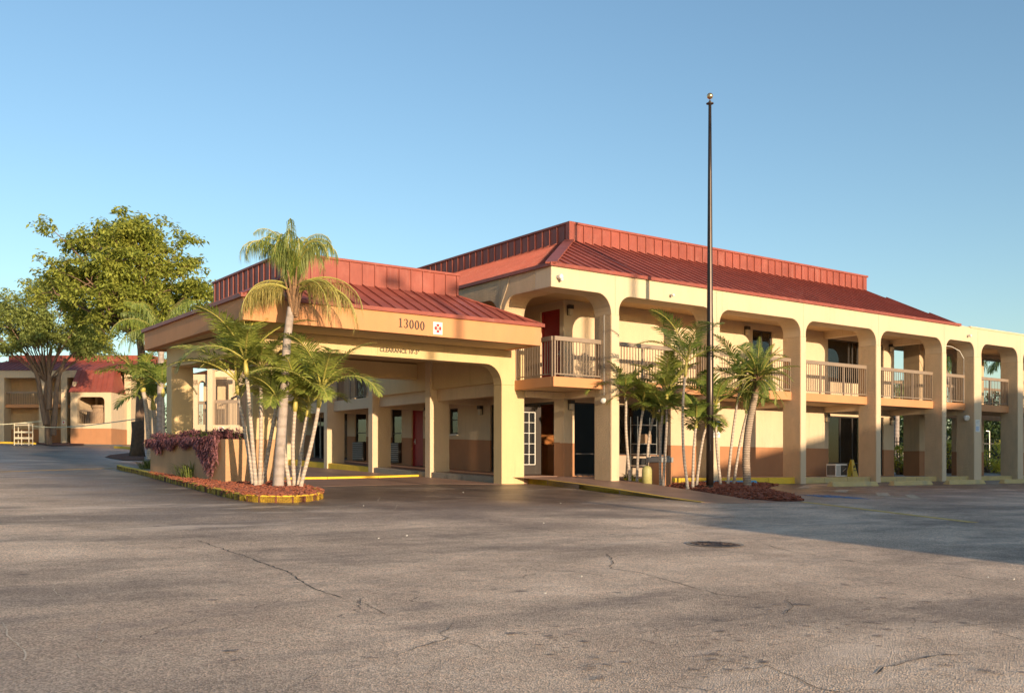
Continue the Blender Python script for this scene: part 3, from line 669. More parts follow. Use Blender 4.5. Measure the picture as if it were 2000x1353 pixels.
# roof
mb = MB(); xr = -.035; zr = zc0 + (ex1 - xr) / (ex1 - tx1) * (zc1 - zc0); q = .05
F_ = [(ex0 - q, ey0 - q, zc0), (ex1 + q, ey0 - q, zc0), (tx1, ty0, zc1), (tx0, ty0, zc1)]
vs = [(ex0 - q, ey0 - q, zc0), (ex1 + q, ey0 - q, zc0), (ex1 + q, 2.38, zc0), (xr, 2.38, zr), (xr, ey1, zr), (ex0 - q, ey1 + q, zc0), (tx0, ty0, zc1), (tx1, ty0, zc1), (tx1, ty1, zc1), (tx0, ty1, zc1), (xr, 2.38, zc0), (xr, ey1, zc0), (ex1 + q, ey1, zc0)]
mb.add(vs, [(0, 1, 7, 6), (1, 2, 3, 7), (7, 3, 4, 8), (5, 0, 6, 9), (4, 5, 9, 8), (2, 10, 3), (0, 5, 11, 10, 2, 1), (4, 11, 5), (3, 10, 11, 4), (6, 7, 8, 9)])
crf = mb.build('mansard_roof', 'red', K_)
mb = MB(); mb.box(ex0 - .08, ex1 + .08, ey0 - .08, ey0 - .01, zc0 - .06, zc0 + .04); mb.box(ex0 - .08, ex0 - .01, ey0 - .01, ey1 + .05, zc0 - .06, zc0 + .04); mb.box(ex1 + .01, ex1 + .08, ey0 - .01, 2.37, zc0 - .06, zc0 + .04); mb.build('eave_flashing', 'red', crf)
mb = MB(); mb.box(tx0, tx1, ty0, ty0 + .15, zc1 - .05, zcp); mb.box(tx0, tx0 + .15, ty0 + .15, ty1, zc1 - .05, zcp); mb.box(tx1 - .15, tx1, ty0 + .15, ty1, zc1 - .05, zcp); mb.box(tx0 + .15, tx1 - .15, ty1 - .15, ty1, zc1 - .05, zcp); cp = mb.build('parapet', 'red', K_)
mb = MB(); c = .045; mb.box(tx0 - c, tx1 + c, ty0 - c, ty0 + .2, zcp, zcp + .07); mb.box(tx0 - c, tx0 + .2, ty0 + .2, ty1 + c, zcp, zcp + .07); mb.box(tx1 - .2, tx1 + c, ty0 + .2, ty1 + c, zcp, zcp + .07); mb.build('parapet_cap', 'red', cp, bevel=.01)
mb = MB(); mp = MB(); dx = (ty0 - ey0 + q); nf = Vector((0, -(zc1 - zc0), dx)).normalized()
x = ex0 + .3
while x < ex1:
    if x < tx0: t = (x - ex0 + q) / (tx0 - ex0 + q)
    elif x > tx1: t = (ex1 + q - x) / (ex1 + q - tx1)
    else: t = 1; mp.box(x - .013, x + .013, ty0 - .035, ty0 + .01, zc1, zcp)
    mb.rib((x, ey0 - q, zc0), (x, ey0 - q + dx * t, zc0 + (zc1 - zc0) * t), (1, 0, 0), nf, .026, .04); x += .405
nl = Vector((-(zc1 - zc0), 0, tx0 - ex0 + q)).normalized(); y = ey0 + .3
while y < ey1:
    t = (y - ey0 + q) / (ty0 - ey0 + q) if y < ty0 else (1 if y < ty1 else max(.05, (ey1 + q - y) / (ey1 + q - ty1)))
    if ty0 < y < ty1: mp.box(tx0 - .035, tx0 + .01, y - .013, y + .013, zc1, zcp)
    mb.rib((ex0 - q, y, zc0), (ex0 - q + (tx0 - ex0 + q) * t, y, zc0 + (zc1 - zc0) * t), (0, 1, 0), nl, .026, .04); y += .405
y = ty0 + .2
while y < 8.4:
    mb.rib((xr, y, zr), (tx1, y, zc1), (0, 1, 0), Vector((.5, 0, .86)), .026, .04); y += .405
merge_into(crf, mb); merge_into(cp, mp)
mb = MB()
for a, b in (((ex0 - q, ey0 - q, zc0), (tx0, ty0, zc1)), ((ex1 + q, ey0 - q, zc0), (tx1, ty0, zc1))):
    a, b = Vector(a), Vector(b); hd = (b - a).normalized(); sd = Vector((hd.y, -hd.x, 0)).normalized(); u_ = sd.cross(hd); u_ = u_ if u_.z > 0 else -u_; mb.rib(a, b, sd, u_, .14, .045)
build_each(mb, 'hip_cap', 'red', crf)
mb = MB(); mb.lathe((-4.6, 4.6, zb + .035), [(.13, 0), (.15, .01), (.15, .03)], 20); mb.build('ceiling_lamp', 'dark', K_)

# ---- lettering
def font_mesh(body, size, ext=.008, name='lettering'):
    cu = bpy.data.curves.new(name, 'FONT'); cu.body = body; cu.size = size; cu.extrude = ext; cu.offset = .012; cu.align_x = 'LEFT'; cu.resolution_u = 3
    o = bpy.data.objects.new(name + '_tmp', cu); COL.objects.link(o); bpy.context.view_layer.update()
    me = bpy.data.meshes.new_from_object(o.evaluated_get(bpy.context.evaluated_depsgraph_get())); bpy.data.objects.remove(o); bpy.data.curves.remove(cu); return me
def text_on_y(body, x0, x1, y, z, hgt, m, name, parent=None, bold=0.):
    me = font_mesh(body, 1., .02, name); v = np.array([q.co[:] for q in me.vertices]); mn, mx = v.min(0), v.max(0)
    sx = (x1 - x0) / (mx[0] - mn[0]); sz = hgt / (mx[1] - mn[1]); o0 = Vector(ORG[parent.name]) if parent else Vector((x0, y, z))
    for q in me.vertices:
        c = q.co; q.co = Vector((x0 + (c.x - mn[0]) * sx, y - (.012 if c.z > 0 else 0), z + (c.y - mn[1]) * sz)) - o0
    me.materials.clear(); me.materials.append(MT[m]); o = bpy.data.objects.new(name, me); COL.objects.link(o)
    if parent: o.parent = parent
    else: o.location = o0
    ORG[o.name] = tuple(o0); return o
# serif numerals 1 3 0 0 0
def numeral(mb, ch, x, z, w, h, y):
    def ring(pts_o, pts_i):
        n = len(pts_o); vs = [(px, y, pz) for px, pz in pts_o + pts_i] + [(px, y - .02, pz) for px, pz in pts_o + pts_i]; m_ = 2 * n
        fs = []
        for i in range(n - 1): fs += [(m_ + i, m_ + i + 1, m_ + n + i + 1, m_ + n + i), (i, i + 1, m_ + i + 1, m_ + i), (n + i + 1, n + i, m_ + n + i, m_ + n + i + 1)]
        mb.add(vs, fs)
    if ch == '0':
        A = [2 * PI * i / 28 for i in range(29)]
        ring([(x + w / 2 + w / 2 * math.cos(t), z + h / 2 + h / 2 * math.sin(t)) for t in A], [(x + w / 2 + w * .24 * math.cos(t), z + h / 2 + h * .42 * math.sin(t)) for t in A])
    elif ch == '1':
        mb.box(x + w * .38, x + w * .64, y - .02, y, z, z + h); mb.box(x + w * .16, x + w * .86, y - .021, y, z, z + h * .07); mb.prism([(x + w * .1, z + h * .80), (x + w * .4, z + h * .86), (x + w * .4, z + h)], 'y', y - .019, y)
    else:
        for cz, r0, a0, a1 in ((z + h * .74, h * .26, PI * .92, -PI * .45), (z + h * .28, h * .28, PI * .45, -PI * .92)):
            A = [a0 + (a1 - a0) * i / 20 for i in range(21)]
            ring([(x + w * .46 + w * .46 * math.cos(t), cz + r0 * math.sin(t)) for t in A], [(x + w * .40 + w * .26 * math.cos(t), cz + (r0 - h * .07) * math.sin(t)) for t in A])
mb = MB(); xa = ony(777, 632, .73)[0]; xb = ony(830, 632, .73)[0]; zz = ony(803, 641, .73)[2]; hh = .25; st = (xb - xa) / 5
for k, ch in enumerate('13000'): numeral(mb, ch, xa + st * k + .012, zz - .008 * k, st * .80, hh, .728)
tag(mb.build('address_numerals', 'letter', origin=(xa, .728, zz)), 'dark serif numerals 13000 fixed on the orange canopy fascia', 'house number')
xa = ony(741, 685, 2.40)[0]; xb = ony(818, 690, 2.4)[0]; zq = ony(780, 690.5, 2.4)[2]
cs = thing('clearance_sign', 'cream board lettered CLEARANCE on the canopy beam', 'sign', (xa, 2.39, zq))
mb = MB(); mb.box(xa - .06, xb + .06, 2.385, 2.398, zq - .08, zq + .24); mb.build('board', 'canopy_cream', cs)
text_on_y('CLEARANCE 10\'-5"', xa, xb, 2.384, zq + .015, .125, 'black', 'lettering', cs)
em = thing('fire_marshal_sign', 'white square sign with red maltese cross emblem on the canopy fascia', 'sign', tuple(ony(854, 641, .73)))
e0 = ony(845.5, 652.5, .73); e1 = ony(863.5, 630, .73); s_ = e1[0] - e0[0]; hz = e1[2] - e0[2]; cx_, cz_ = (e0[0] + e1[0]) / 2, (e0[2] + e1[2]) / 2
mb = MB(); mb.box(e0[0], e1[0], .712, .728, e0[2], e1[2]); mb.build('plate', 'white', em)
mb = MB(); r = s_ * .36; r2 = r * hz / s_ * .95
for k in range(4):
    a = k * PI / 2; P = []
    for (rr, da) in ((.38, -.5), (1., -.52), (1.04, -.2), (1.04, .2), (1., .52), (.38, .5)): P.append((cx_ + r * rr * math.cos(a + da), cz_ + r2 * rr * math.sin(a + da)))
    mb.prism(P, 'y', .706, .711)
A = [2 * PI * i / 24 for i in range(24)]
mb.prism([(cx_ + r * .62 * math.cos(t), cz_ + r2 * .62 * math.sin(t)) for t in A], 'y', .7045, .7095); mb.build('emblem', 'redink', em)
mb = MB(); mb.box(cx_ - r * .3, cx_ + r * .3, .7025, .704, cz_ - r2 * .42, cz_ + r2 * .42); mb.build('emblem_centre', 'white', em)
mb = MB()
for (a, b, c, d) in ((-.2, -.1, -.3, .3), (.1, .2, -.3, .3), (-.1, .1, .2, .3), (-.1, .1, -.3, -.2)): mb.box(cx_ + r * a, cx_ + r * b, .7005, .702, cz_ + r2 * c, cz_ + r2 * d)
mb.build('emblem_symbol', 'redink', em)

# ================================================================== ISLAND, PLANTER, MULCH
isl = [(622, 952, .15), (633, 957.5, .15), (630, 962.5, .15), (585, 967.5, .15), (520, 968, .15), (470, 964.5, .15), (440, 957.5, .15), (392, 946.5, .15), (337, 933.5, .15), (300, 924, .15), (262, 915, .15), (236, 910.5, .15), (228, 907.5, .15)]
io = [Vector(G(*p)) for p in isl]
def smooth_path(P, it=2):
    for _ in range(it):
        Q = [P[0]]
        for a, b in zip(P, P[1:]): Q += [a.lerp(b, .25), a.lerp(b, .75)]
        P = Q + [P[-1]]
    return P
io_s = smooth_path(io)
back = [Vector((-8.8, 9.6, gz(-8.8, 9.6) + .15)), Vector((-7.4, 5., gz(-7.4, 5) + .15)), Vector((-7.2, 2.6, gz(-7.2, 2.6) + .15))]
L_ = [0]
for a, b in zip(io_s, io_s[1:]): L_.append(L_[-1] + (b - a).length)
def along(P, L, s):
    for i in range(len(L) - 1):
        if L[i + 1] >= s: return P[i].lerp(P[i + 1], (s - L[i]) / max(1e-6, L[i + 1] - L[i]))
    return P[-1]
kp = [along(io_s, L_, L_[-1] * i / 60) for i in range(61)]
kerb_strip('island_kerb', kp, 'yellow', -.15, depth=.28)
mb = MB(); mb.slab([p + Vector((0, 0, -.02)) for p in kp + back], .25); tag(mb.build('island_mulch_bed', 'mulch'), kind='structure')
PL = thing('raised_planter', 'low tan stucco planter wall beside the left canopy column', 'planter', (-8.9, 4, gz(-9, 4)))
pz = 1.36; py1 = 9.0
mb = MB(); w = .16
mb.box(-9.0, -7.56, 2.36, 2.36 + w, -.1, pz); mb.box(-9.0, -9.0 + w, 2.36 + w, py1, -.1, pz); mb.box(-7.72, -7.56, 2.36 + w, py1, -.1, pz); mb.box(-9.0 + w, -7.72, py1 - w, py1, -.1, pz); mb.build('planter_wall', 'planter', PL, bevel=.015)
mb = MB(); mb.box(-9.0 + w, -7.72, 2.36 + w, py1 - w, .1, pz - .06); mb.build('planter_soil', 'mulch', PL)
# mulch bed in front of the main gallery
mo = [Vector(G(px, py, .0)) for px, py in [(1212, 941), (1259, 947), (1300, 954), (1353, 959), (1400, 966.5), (1457, 975.5), (1520, 979.5), (1560, 979), (1568, 977), (1556, 971), (1520, 963), (1485, 956)]] + [Vector((9.6, -.6, gz(9.6, -.6))), Vector((3.3, -.15, .05))]
def inpoly(x, y, P):
    c = False; n = len(P)
    for i in range(n):
        a, b = P[i], P[(i + 1) % n]
        if (a.y > y) != (b.y > y) and x < (b.x - a.x) * (y - a.y) / (b.y - a.y) + a.x: c = not c
    return c
def edge_d(x, y, P):
    d = 9
    for i in range(len(P)):
        a, b = P[i], P[(i + 1) % len(P)]; ab = b.xy - a.xy; t = max(0, min(1, (Vector((x, y)) - a.xy).dot(ab) / max(1e-9, ab.length_squared))); d = min(d, (a.xy + ab * t - Vector((x, y))).length)
    return d
from mathutils import noise as mnoise
def mulch_h(x, y, P, top): return gz(x, y) + .01 + top * min(1, edge_d(x, y, P) / .9) ** .7 + .03 * mnoise.noise(Vector((x * 2, y * 2, 0)))
mb = MB(); xs0, xs1 = min(p.x for p in mo), max(p.x for p in mo); ys0, ys1 = min(p.y for p in mo), max(p.y for p in mo); st = .16
nx, ny = int((xs1 - xs0) / st) + 2, int((ys1 - ys0) / st) + 2; idx = {}; vs = []; fs = []
for j in range(ny):
    for i in range(nx):
        x, y = xs0 + i * st, ys0 + j * st; ins = inpoly(x, y, mo)
        idx[i, j] = len(vs); vs.append((x, y, mulch_h(x, y, mo, .15) if ins else gz(x, y) - .03)); 
keep = lambda i, j: inpoly(vs[idx[i, j]][0], vs[idx[i, j]][1], mo)
for j in range(ny - 1):
    for i in range(nx - 1):
        if keep(i, j) or keep(i + 1, j) or keep(i, j + 1) or keep(i + 1, j + 1): fs.append((idx[i, j], idx[i + 1, j], idx[i + 1, j + 1], idx[i, j + 1]))
mb.add(vs, fs); tag(mb.build('palm_mulch_bed', 'mulch', smooth=True), kind='structure')
def chips(name, P, zf, n, box, m='chip', sz=(.03, .09)):
    mb = MB(); c = 0; tries = 0
    while c < n and tries < n * 8:
        tries += 1; x, y = U(box[0], box[1]), U(box[2], box[3])
        if not inpoly(x, y, P): continue
        z = zf(x, y) + U(0, .025); a = U(0, PI); l = U(*sz); w = l * U(.25, .5); t = U(-.5, .5); ux = Vector((math.cos(a), math.sin(a), t)).normalized() * l; uy = Vector((-math.sin(a), math.cos(a), U(-.6, .6))).normalized() * w
        p = Vector((x, y, z)); uz = Vector((0, 0, .012))
        mb.hexa([p - ux - uy, p + ux - uy, p + ux + uy, p - ux + uy, p - ux - uy + uz, p + ux - uy + uz, p + ux + uy + uz, p - ux + uy + uz]); c += 1
    return tag(mb.build(name, m), kind='stuff')
chips('mulch_chips', mo, lambda x, y: mulch_h(x, y, mo, .15), 3200, (xs0, xs1, ys0, ys1))
ip = kp + back; chips('island_mulch_chips', ip, lambda x, y: gz(x, y) + .13, 3600, (min(p.x for p in ip), max(p.x for p in ip), min(p.y for p in ip), 9))

def blades(name, spots, m, n, h=(.15, .35), spread=.25, wd=.008, label=None):
    mb = MB()
    for (x, y, z, s) in spots:
        for k in range(n):
            a = U(0, 2 * PI); r = U(0, spread * s * .4); p = Vector((x + r * math.cos(a), y + r * math.sin(a), z)); L = U(*h) * s; lean = U(.15, .9)
            d = Vector((math.cos(a) * lean, math.sin(a) * lean, 1)).normalized(); q = p + d * L * .6; e = q + Vector((d.x * 1.6, d.y * 1.6, d.z * .25)).normalized() * L * .45; s_ = Vector((-math.sin(a), math.cos(a), 0)) * wd * (1 + s)
            mb.add([p - s_, p + s_, q + s_ * .8, q - s_ * .8, e], [(0, 1, 2, 3), (3, 2, 4)])
    return mb.build(name, m)
for (px, py, s, lab) in ((375, 932, 1.25, 'larger green grass tuft on the mulch in front of the planter wall'), (291, 915, .9, 'small green grass tuft at the far end of the planter wall')):
    g = G(px, py, .15); tag(blades('grass_tuft', [(g[0], g[1], g[2] - .02, s)], 'grass', 150, (.3, .55), .9, .008), lab, 'grass tuft')
g = G(1229, 940, .15); tag(blades('grass_tuft', [(g[0], g[1], g[2] - .02, .8)], 'grass', 60, (.3, .6), .5, .008), 'low yellowish weed tuft at the foot of the leftmost palm by the lobby window', 'weed')

# purple heart ground cover spilling over the planter
def purple():
    mb = MB()
    def leaf(p, d, L, w):
        d = d.normalized(); s = d.cross(Vector((U(-.3, .3), U(-.3, .3), 1))); s = s.normalized() * w if s.length > .01 else Vector((w, 0, 0)); m_ = p + d * L * .5 + Vector((0, 0, .02)); e = p + d * L + Vector((0, 0, -.04))
        mb.add([p, m_ - s, e, m_ + s], [(0, 1, 2, 3)])
    for k in range(5200):
        y = U(2.75, 8.9); x = U(-9.05, -8.6) if k % 2 else U(-9.0, -7.75); h = U(0, .22) * (1.1 - .3 * math.sin(y * 2)); p = Vector((x, y, pz - .04 + h)); leaf(p, Vector((U(-1, .6), U(-1, 1), U(-.1, 1))), U(.10, .2), U(.012, .028))
    for k in range(5200):
        y = U(2.7, 8.9); depth = .10 + .16 * (.5 + .5 * math.sin(y * 1.7 + 1)) + (.92 * math.exp(-((y - 3.35) / .5) ** 2)) + .12 * math.sin(y * 5)
        t = rnd() ** 1.15; z = pz + .08 - depth * t; p = Vector((-9.03 - U(0, .17) * (1 - .5 * t), y, z)); leaf(p, Vector((U(-1, .1), U(-.9, .9), U(-1, .3))), U(.09, .17), U(.012, .026))
    o = mb.build('purple_ground_cover', 'purple'); return tag(o, kind='stuff')
purple()
tag(blades('planter_grass', [(U(-8.9, -7.8), U(2.9, 8.8), pz - .05, U(.6, 1.1)) for _ in range(46)], 'areca2', 34, (.25, .5), .7, .008), kind='stuff')

# ================================================================== PALMS
def frond(mb, base, az, el, L, droop, leaf, nl, hang=.3, twist=0., wd=.022, vee=.45, side_bend=0., pw=1.35):
    """pinnate frond: material 0 leaflets, 1 stalk"""
    p = Vector(base); pts = [p.copy()]; dirs = []; n = 12
    for i in range(n):
        t = (i + .5) / n; e = el - droop * t ** pw; a = az + side_bend * t
        d = Vector((math.cos(a) * math.cos(e), math.sin(a) * math.cos(e), math.sin(e))); dirs.append(d); p = p + d * (L / n); pts.append(p.copy())
    mb.tube(pts, [.022 * (1 - .85 * i / n) + .003 for i in range(n + 1)], 5, 1, cap=False)
    for k in range(nl):
        s = .16 + .84 * (k + .5) / nl; fi = s * n; i = min(n - 1, int(fi)); q = pts[i].lerp(pts[i + 1], fi - i); d = dirs[i]
        sd = d.cross(Vector((0, 0, 1))); sd = sd.normalized() if sd.length > .05 else Vector((-math.sin(az), math.cos(az), 0)); upv = sd.cross(d)
        if twist: R = Matrix.Rotation(twist, 3, d); sd = R @ sd; upv = R @ upv
        prof = math.sin(PI * min(1, .18 + .86 * s * .92)) ** .65; ll = leaf * prof * U(.85, 1.12); fwd = .45 + .75 * s
        for sg in (-1, 1):
            if hang > 3:
                if rnd() < .12: continue
                ll = leaf * prof * U(.55, 1.3)
                m1 = q + (sd * sg * U(.15, .5) + d * .25 + Vector((0, 0, -.35))) * ll * .5; e = m1 + (Vector((0, 0, -1)) + sd * sg * U(-.05, .25)) * ll * U(.45, .7); wv = (d * .7 + sd * sg * .5).normalized() * wd
                mb.add([q - wv * .5, q + wv * .5, m1 + wv, m1 - wv, e], [(0, 1, 2, 3), (3, 2, 4)], 0); continue
            ld = (sd * sg + d * fwd * U(.8, 1.2) + upv * vee * U(.4, 1.3)).normalized()
            m1 = q + ld * ll * .5 + Vector((0, 0, -hang * ll * .12)); ld2 = (ld + Vector((0, 0, -hang * U(.8, 1.8)))).normalized(); e = m1 + ld2 * ll * .5
            wv = ld.cross(upv).normalized() * wd * U(.8, 1.2) if ld.cross(upv).length > .01 else d * wd
            mb.add([q - wv * .5, q + wv * .5, m1 + wv, m1 - wv, e], [(0, 1, 2, 3), (3, 2, 4)], 0)
def palm(name, label, cat, group, trunk_px, D, r0, r1, tmat, cmat, fr, shaft=0., dz=.0, seedv=0, boot=False):
    """trunk_px: photo pixels from foot to crown base, standing at depth D"""
    random.seed(100 + seedv)
    P = [Vector(atD(px, py, D)) for px, py in trunk_px]
    P[0].z = min(P[0].z, gz(P[0].x, P[0].y) + dz) if dz else gz(P[0].x, P[0].y)
    foot = P[0].copy(); foot.z = gz(foot.x, foot.y) - .1
    Q = smooth_path([foot] + P, 2)
    T = thing(name, label, cat, tuple(foot), group); n = len(Q)
    top = Q[-1]; tl = [0]
    for a, b in zip(Q, Q[1:]): tl.append(tl[-1] + (b - a).length)
    tot = tl[-1]
    rad = [r0 + (r1 - r0) * (s / tot) ** .6 + (.45 * r0 * max(0, 1 - s / .35) ** 2) for s in tl]
    mb = MB(); mb.tube(Q, rad, 12); mb.build('trunk', tmat, T, smooth=True)
    dr = (Q[-1] - Q[-3]).normalized()
    if shaft:
        mb = MB(); mb.tube([top - dr * .02, top + dr * shaft * .25, top + dr * shaft * .7, top + dr * shaft], [r1 * 1.05, r1 * 1.45, r1 * 1.1, r1 * .6], 12); mb.build('crownshaft', 'shaft', T, smooth=True); top = top + dr * shaft * .9
    if boot:
        mb = MB()
        for k in range(70):
            a = k * 2.4; h = U(-.35, .15); c = top + Vector((math.cos(a), math.sin(a), 0)) * r1 * .8 + dr * h; e = c + Vector((math.cos(a) * .13, math.sin(a) * .13, .16)); mb.tube([c, e], [.035, .012], 5)
        mb.tube([top - dr * .45, top - dr * .1, top + dr * .2], [r1, r1 * 1.5, r1 * 1.0], 10); mb.build('leaf_boots', 'boot', T)
    if name == 'queen_palm' and seedv == 31: top = top + Vector((.03, 0, .6))
    mb = MB()
    for f in fr: frond(mb, top + Vector((U(-.02, .02), U(-.02, .02), U(-.05, .05))), **f)
    mb.build('crown', [cmat, 'rachis'], T)
    if seedv < 0: pass
    return T
VA = CA     # picture-plane right has azimuth -CA ; toward the viewer
azR = math.atan2(RT[1], RT[0]); azF = math.atan2(FW[1], FW[0])
def fan(n, L, el=(.5, 1.25), dr=(1.2, 1.9), leaf=.42, nl=24, hang=.5, wd=.02, vee=.45, seedv=0, az0=None, L2=None):
    random.seed(seedv * 7 + 3); out = []; a0 = U(0, 6) if az0 is None else az0
    for k in range(n):
        t = (k + .5) / n; e = el[1] + (el[0] - el[1]) * t
        out.append(dict(az=a0 + k * 2.4 + U(-.25, .25), el=e + U(-.08, .08), L=(L if L2 is None else L + (L2 - L) * t) * U(.85, 1.1), droop=U(*dr) * (.75 + .4 * t), leaf=leaf * U(.9, 1.1), nl=nl, hang=hang, wd=wd, vee=vee, twist=U(-.35, .35), side_bend=U(-.3, .3)))
    return out
GI = 'palms on the kerbed island'
PD = 24.9
spec = [
 ('slender ringed palm leaning left, leftmost on the kerbed island', [(495, 944), (485, 880), (474, 815), (466, 770)], .40, 9, 2.1, 11),
 ('slender pale palm second from left on the kerbed island', [(500, 944), (494, 880), (489, 815), (484, 755), (482, 735)], .42, 9, 2.1, 12),
 ('straight thin palm with ringed trunk third from left on the island', [(507, 944), (510, 860), (510, 800), (510, 745)], .35, 8, 1.55, 13),
 ('dark shaded slanting palm left of the tall queen palm', [(513, 946), (526, 870), (536, 815), (543, 780)], .3, 7, 1.3, 14),
 ('slim palm leaning left just right of the tall queen palm', [(566, 951), (556, 890), (550, 840), (549, 812)], .3, 7, 1.2, 15),
 ('upright slim palm in the middle of the right hand island clump', [(575, 952), (571, 880), (574, 830), (576, 802)], .35, 9, 1.75, 16),
 ('slim palm leaning slightly right in the right hand island clump', [(580, 941), (588, 880), (596, 830), (600, 812)], .3, 7, 1.2, 17),
 ('rightmost island palm, pale trunk leaning right', [(586, 952), (604, 885), (616, 830), (622, 795)], .45, 10, 2.05, 18)]
for (lab, tp, sh, n, L, sd) in spec:
    palm('christmas_palm', lab, 'palm', GI, tp, PD + (sd % 3) * .25, .058, .045, 'ptrunk', 'areca', fan(max(6, n - 2), L * .98, (.55, 1.4), (1.1, 1.9), .56, 36, .3, .019, .22, sd), sh, .15, sd)
# queen palm
fq = fan(24, 2.2, (1.2, 1.57), (2.9, 3.5), .66, 70, 6., .008, .0, 31)
for k, f in enumerate(fq): f['leaf'] *= U(.7, 1.15); f['pw'] = U(1.9, 2.6); f['L'] *= U(.8, 1.08)
palm('queen_palm', 'tall queen palm with drooping yellowing fronds rising above the canopy roof', 'palm', GI, [(543, 944), (549, 850), (556, 750), (560, 670), (565, 625), (569, 600)], PD - .1, .15, .095, 'qtrunk', 'queen', fq, 0, .15, 31)
_c = atD(574, 562, PD - .1); mb = MB(); random.seed(77)
for k in range(16):
    a = azR + (k % 2) * PI + U(-.95, .95); rt = k % 2 == 0; frond(mb, Vector(_c) + Vector((0, 0, U(-.2, .1))), az=a, el=U(.3, .85), L=U(1.7, 2.4) if rt else U(1.4, 2.0), droop=U(2.0, 2.6), leaf=U(.55, .95), nl=54, hang=6., wd=.008, vee=.0)
qp = bpy.data.objects['queen_palm']; mb.build('old_fronds', ['queenold', 'rachis'], qp)
mb = MB()
for k in range(16):
    a = k * 2.4; c = Vector(_c) + Vector((math.cos(a) * .04, math.sin(a) * .04, -.72 + .03 * k)); mb.tube([c, c + Vector((math.cos(a) * .10, math.sin(a) * .10, .4)), c + Vector((math.cos(a) * .22, math.sin(a) * .22, .75))], [.065, .035, .012], 6)
mb.build('leaf_bases', 'boot', qp)

GR = 'palms in the mulch bed before the gallery'
spec = [
 ('leftmost gallery palm in front of the lobby window', [(1231, 938), (1225, 880), (1222, 830), (1223, 790), (1221, 775)], .15, 8, 1.15, 31.2, 41),
 ('second gallery palm from the left, with drooping dark crown', [(1244, 939), (1246, 880), (1251, 830), (1256, 800)], .15, 8, 1.1, 31.2, 42),
 ('short thin palm third from the left beside the green bollard', [(1262, 905), (1266, 860), (1272, 830), (1276, 815)], .12, 6, .85, 31.6, 43),
 ('thin upright palm just right of the trash bin', [(1290, 940), (1289, 890), (1291, 840), (1294, 810)], .15, 7, 1.0, 30.8, 44),
 ('thin palm with wide dark crown right of the trash bin', [(1295, 941), (1300, 870), (1303, 810), (1302, 780)], .2, 9, 1.45, 30.6, 45),
 ('tall palm with reddish trunk left of the flagpole', [(1343, 948), (1335, 890), (1333, 830), (1334, 775), (1338, 735)], .5, 9, 1.65, 29.8, 46),
 ('thin straight palm between the tall palm and the flagpole', [(1353, 949), (1354, 890), (1357, 850), (1359, 835)], .15, 7, 1.0, 29.9, 47),
 ('thin palm leaning right toward the flagpole', [(1360, 946), (1367, 890), (1374, 850), (1379, 835)], .12, 6, .8, 30.3, 48),
 ('palm immediately right of the flagpole before the blue sign', [(1408, 949), (1401, 890), (1398, 840), (1398, 805)], .25, 9, 1.35, 30.4, 49),
 ('palm with tall right leaning trunk and yellow stalks', [(1421, 949), (1428, 870), (1436, 810), (1444, 765)], .35, 9, 1.45, 30.5, 50),
 ('thin right leaning palm beside the date palm', [(1432, 949), (1444, 870), (1453, 830), (1461, 800)], .15, 7, 1.0, 30.9, 51)]
for (lab, tp, sh, n, L, D, sd) in spec:
    palm('christmas_palm', lab, 'palm', GR, tp, D, .050, .038, 'ptrunk', 'areca2' if sd % 3 else 'areca', fan(max(6, n - 1), L * 1.14, (.5, 1.45), (1.0, 1.8), .52, 34, .3, .018, .22, sd), sh, .12, sd)
fd = fan(46, 1.18, (-.7, 1.5), (.5, 1.3), .19, 34, .3, .010, .25, 61)
palm('date_palm', 'pygmy date palm with thick scaly trunk, rightmost palm before the gallery', 'palm', GR, [(1460, 948), (1456, 890), (1462, 830), (1473, 780), (1480, 738)], 30.2, .13, .10, 'dtrunk', 'date', fd, 0, .12, 61, boot=True)

# small palms and a queen palm behind the canopy
GB = 'palms behind the left end of the canopy'
for (lab, tp, L, D, sd) in [('pale trunked palm left of the canopy rear column', [(292, 893), (290, 840), (285, 790), (280, 765)], 2.6, 50, 71),
                            ('dark crowned palm half hidden behind the planter', [(307, 893), (303, 830), (300, 800)], 2.2, 51, 72),
                            ('thin palm close beside the canopy rear column', [(318, 893), (318, 830), (317, 775)], 2.0, 49, 73)]:
    palm('areca_palm', lab, 'palm', GB, tp, D, .14, .10, 'ptrunk', 'areca' if sd == 71 else 'areca2', fan(9, L, (.5, 1.4), (1.0, 1.9), .8, 26, .6, .035, .5, sd), .5, 0, sd)
fq = fan(17, 3.1, (.6, 1.5), (1.6, 2.8), .95, 60, 5., .016, .1, 81)
palm('queen_palm', 'queen palm with feathery crown before the big tree, behind the canopy roof', 'palm', None, [(312, 893), (313, 800), (314, 710), (316, 662)], 49, .20, .14, 'qtrunk', 'areca2', fq, 0, 0, 81, boot=True)

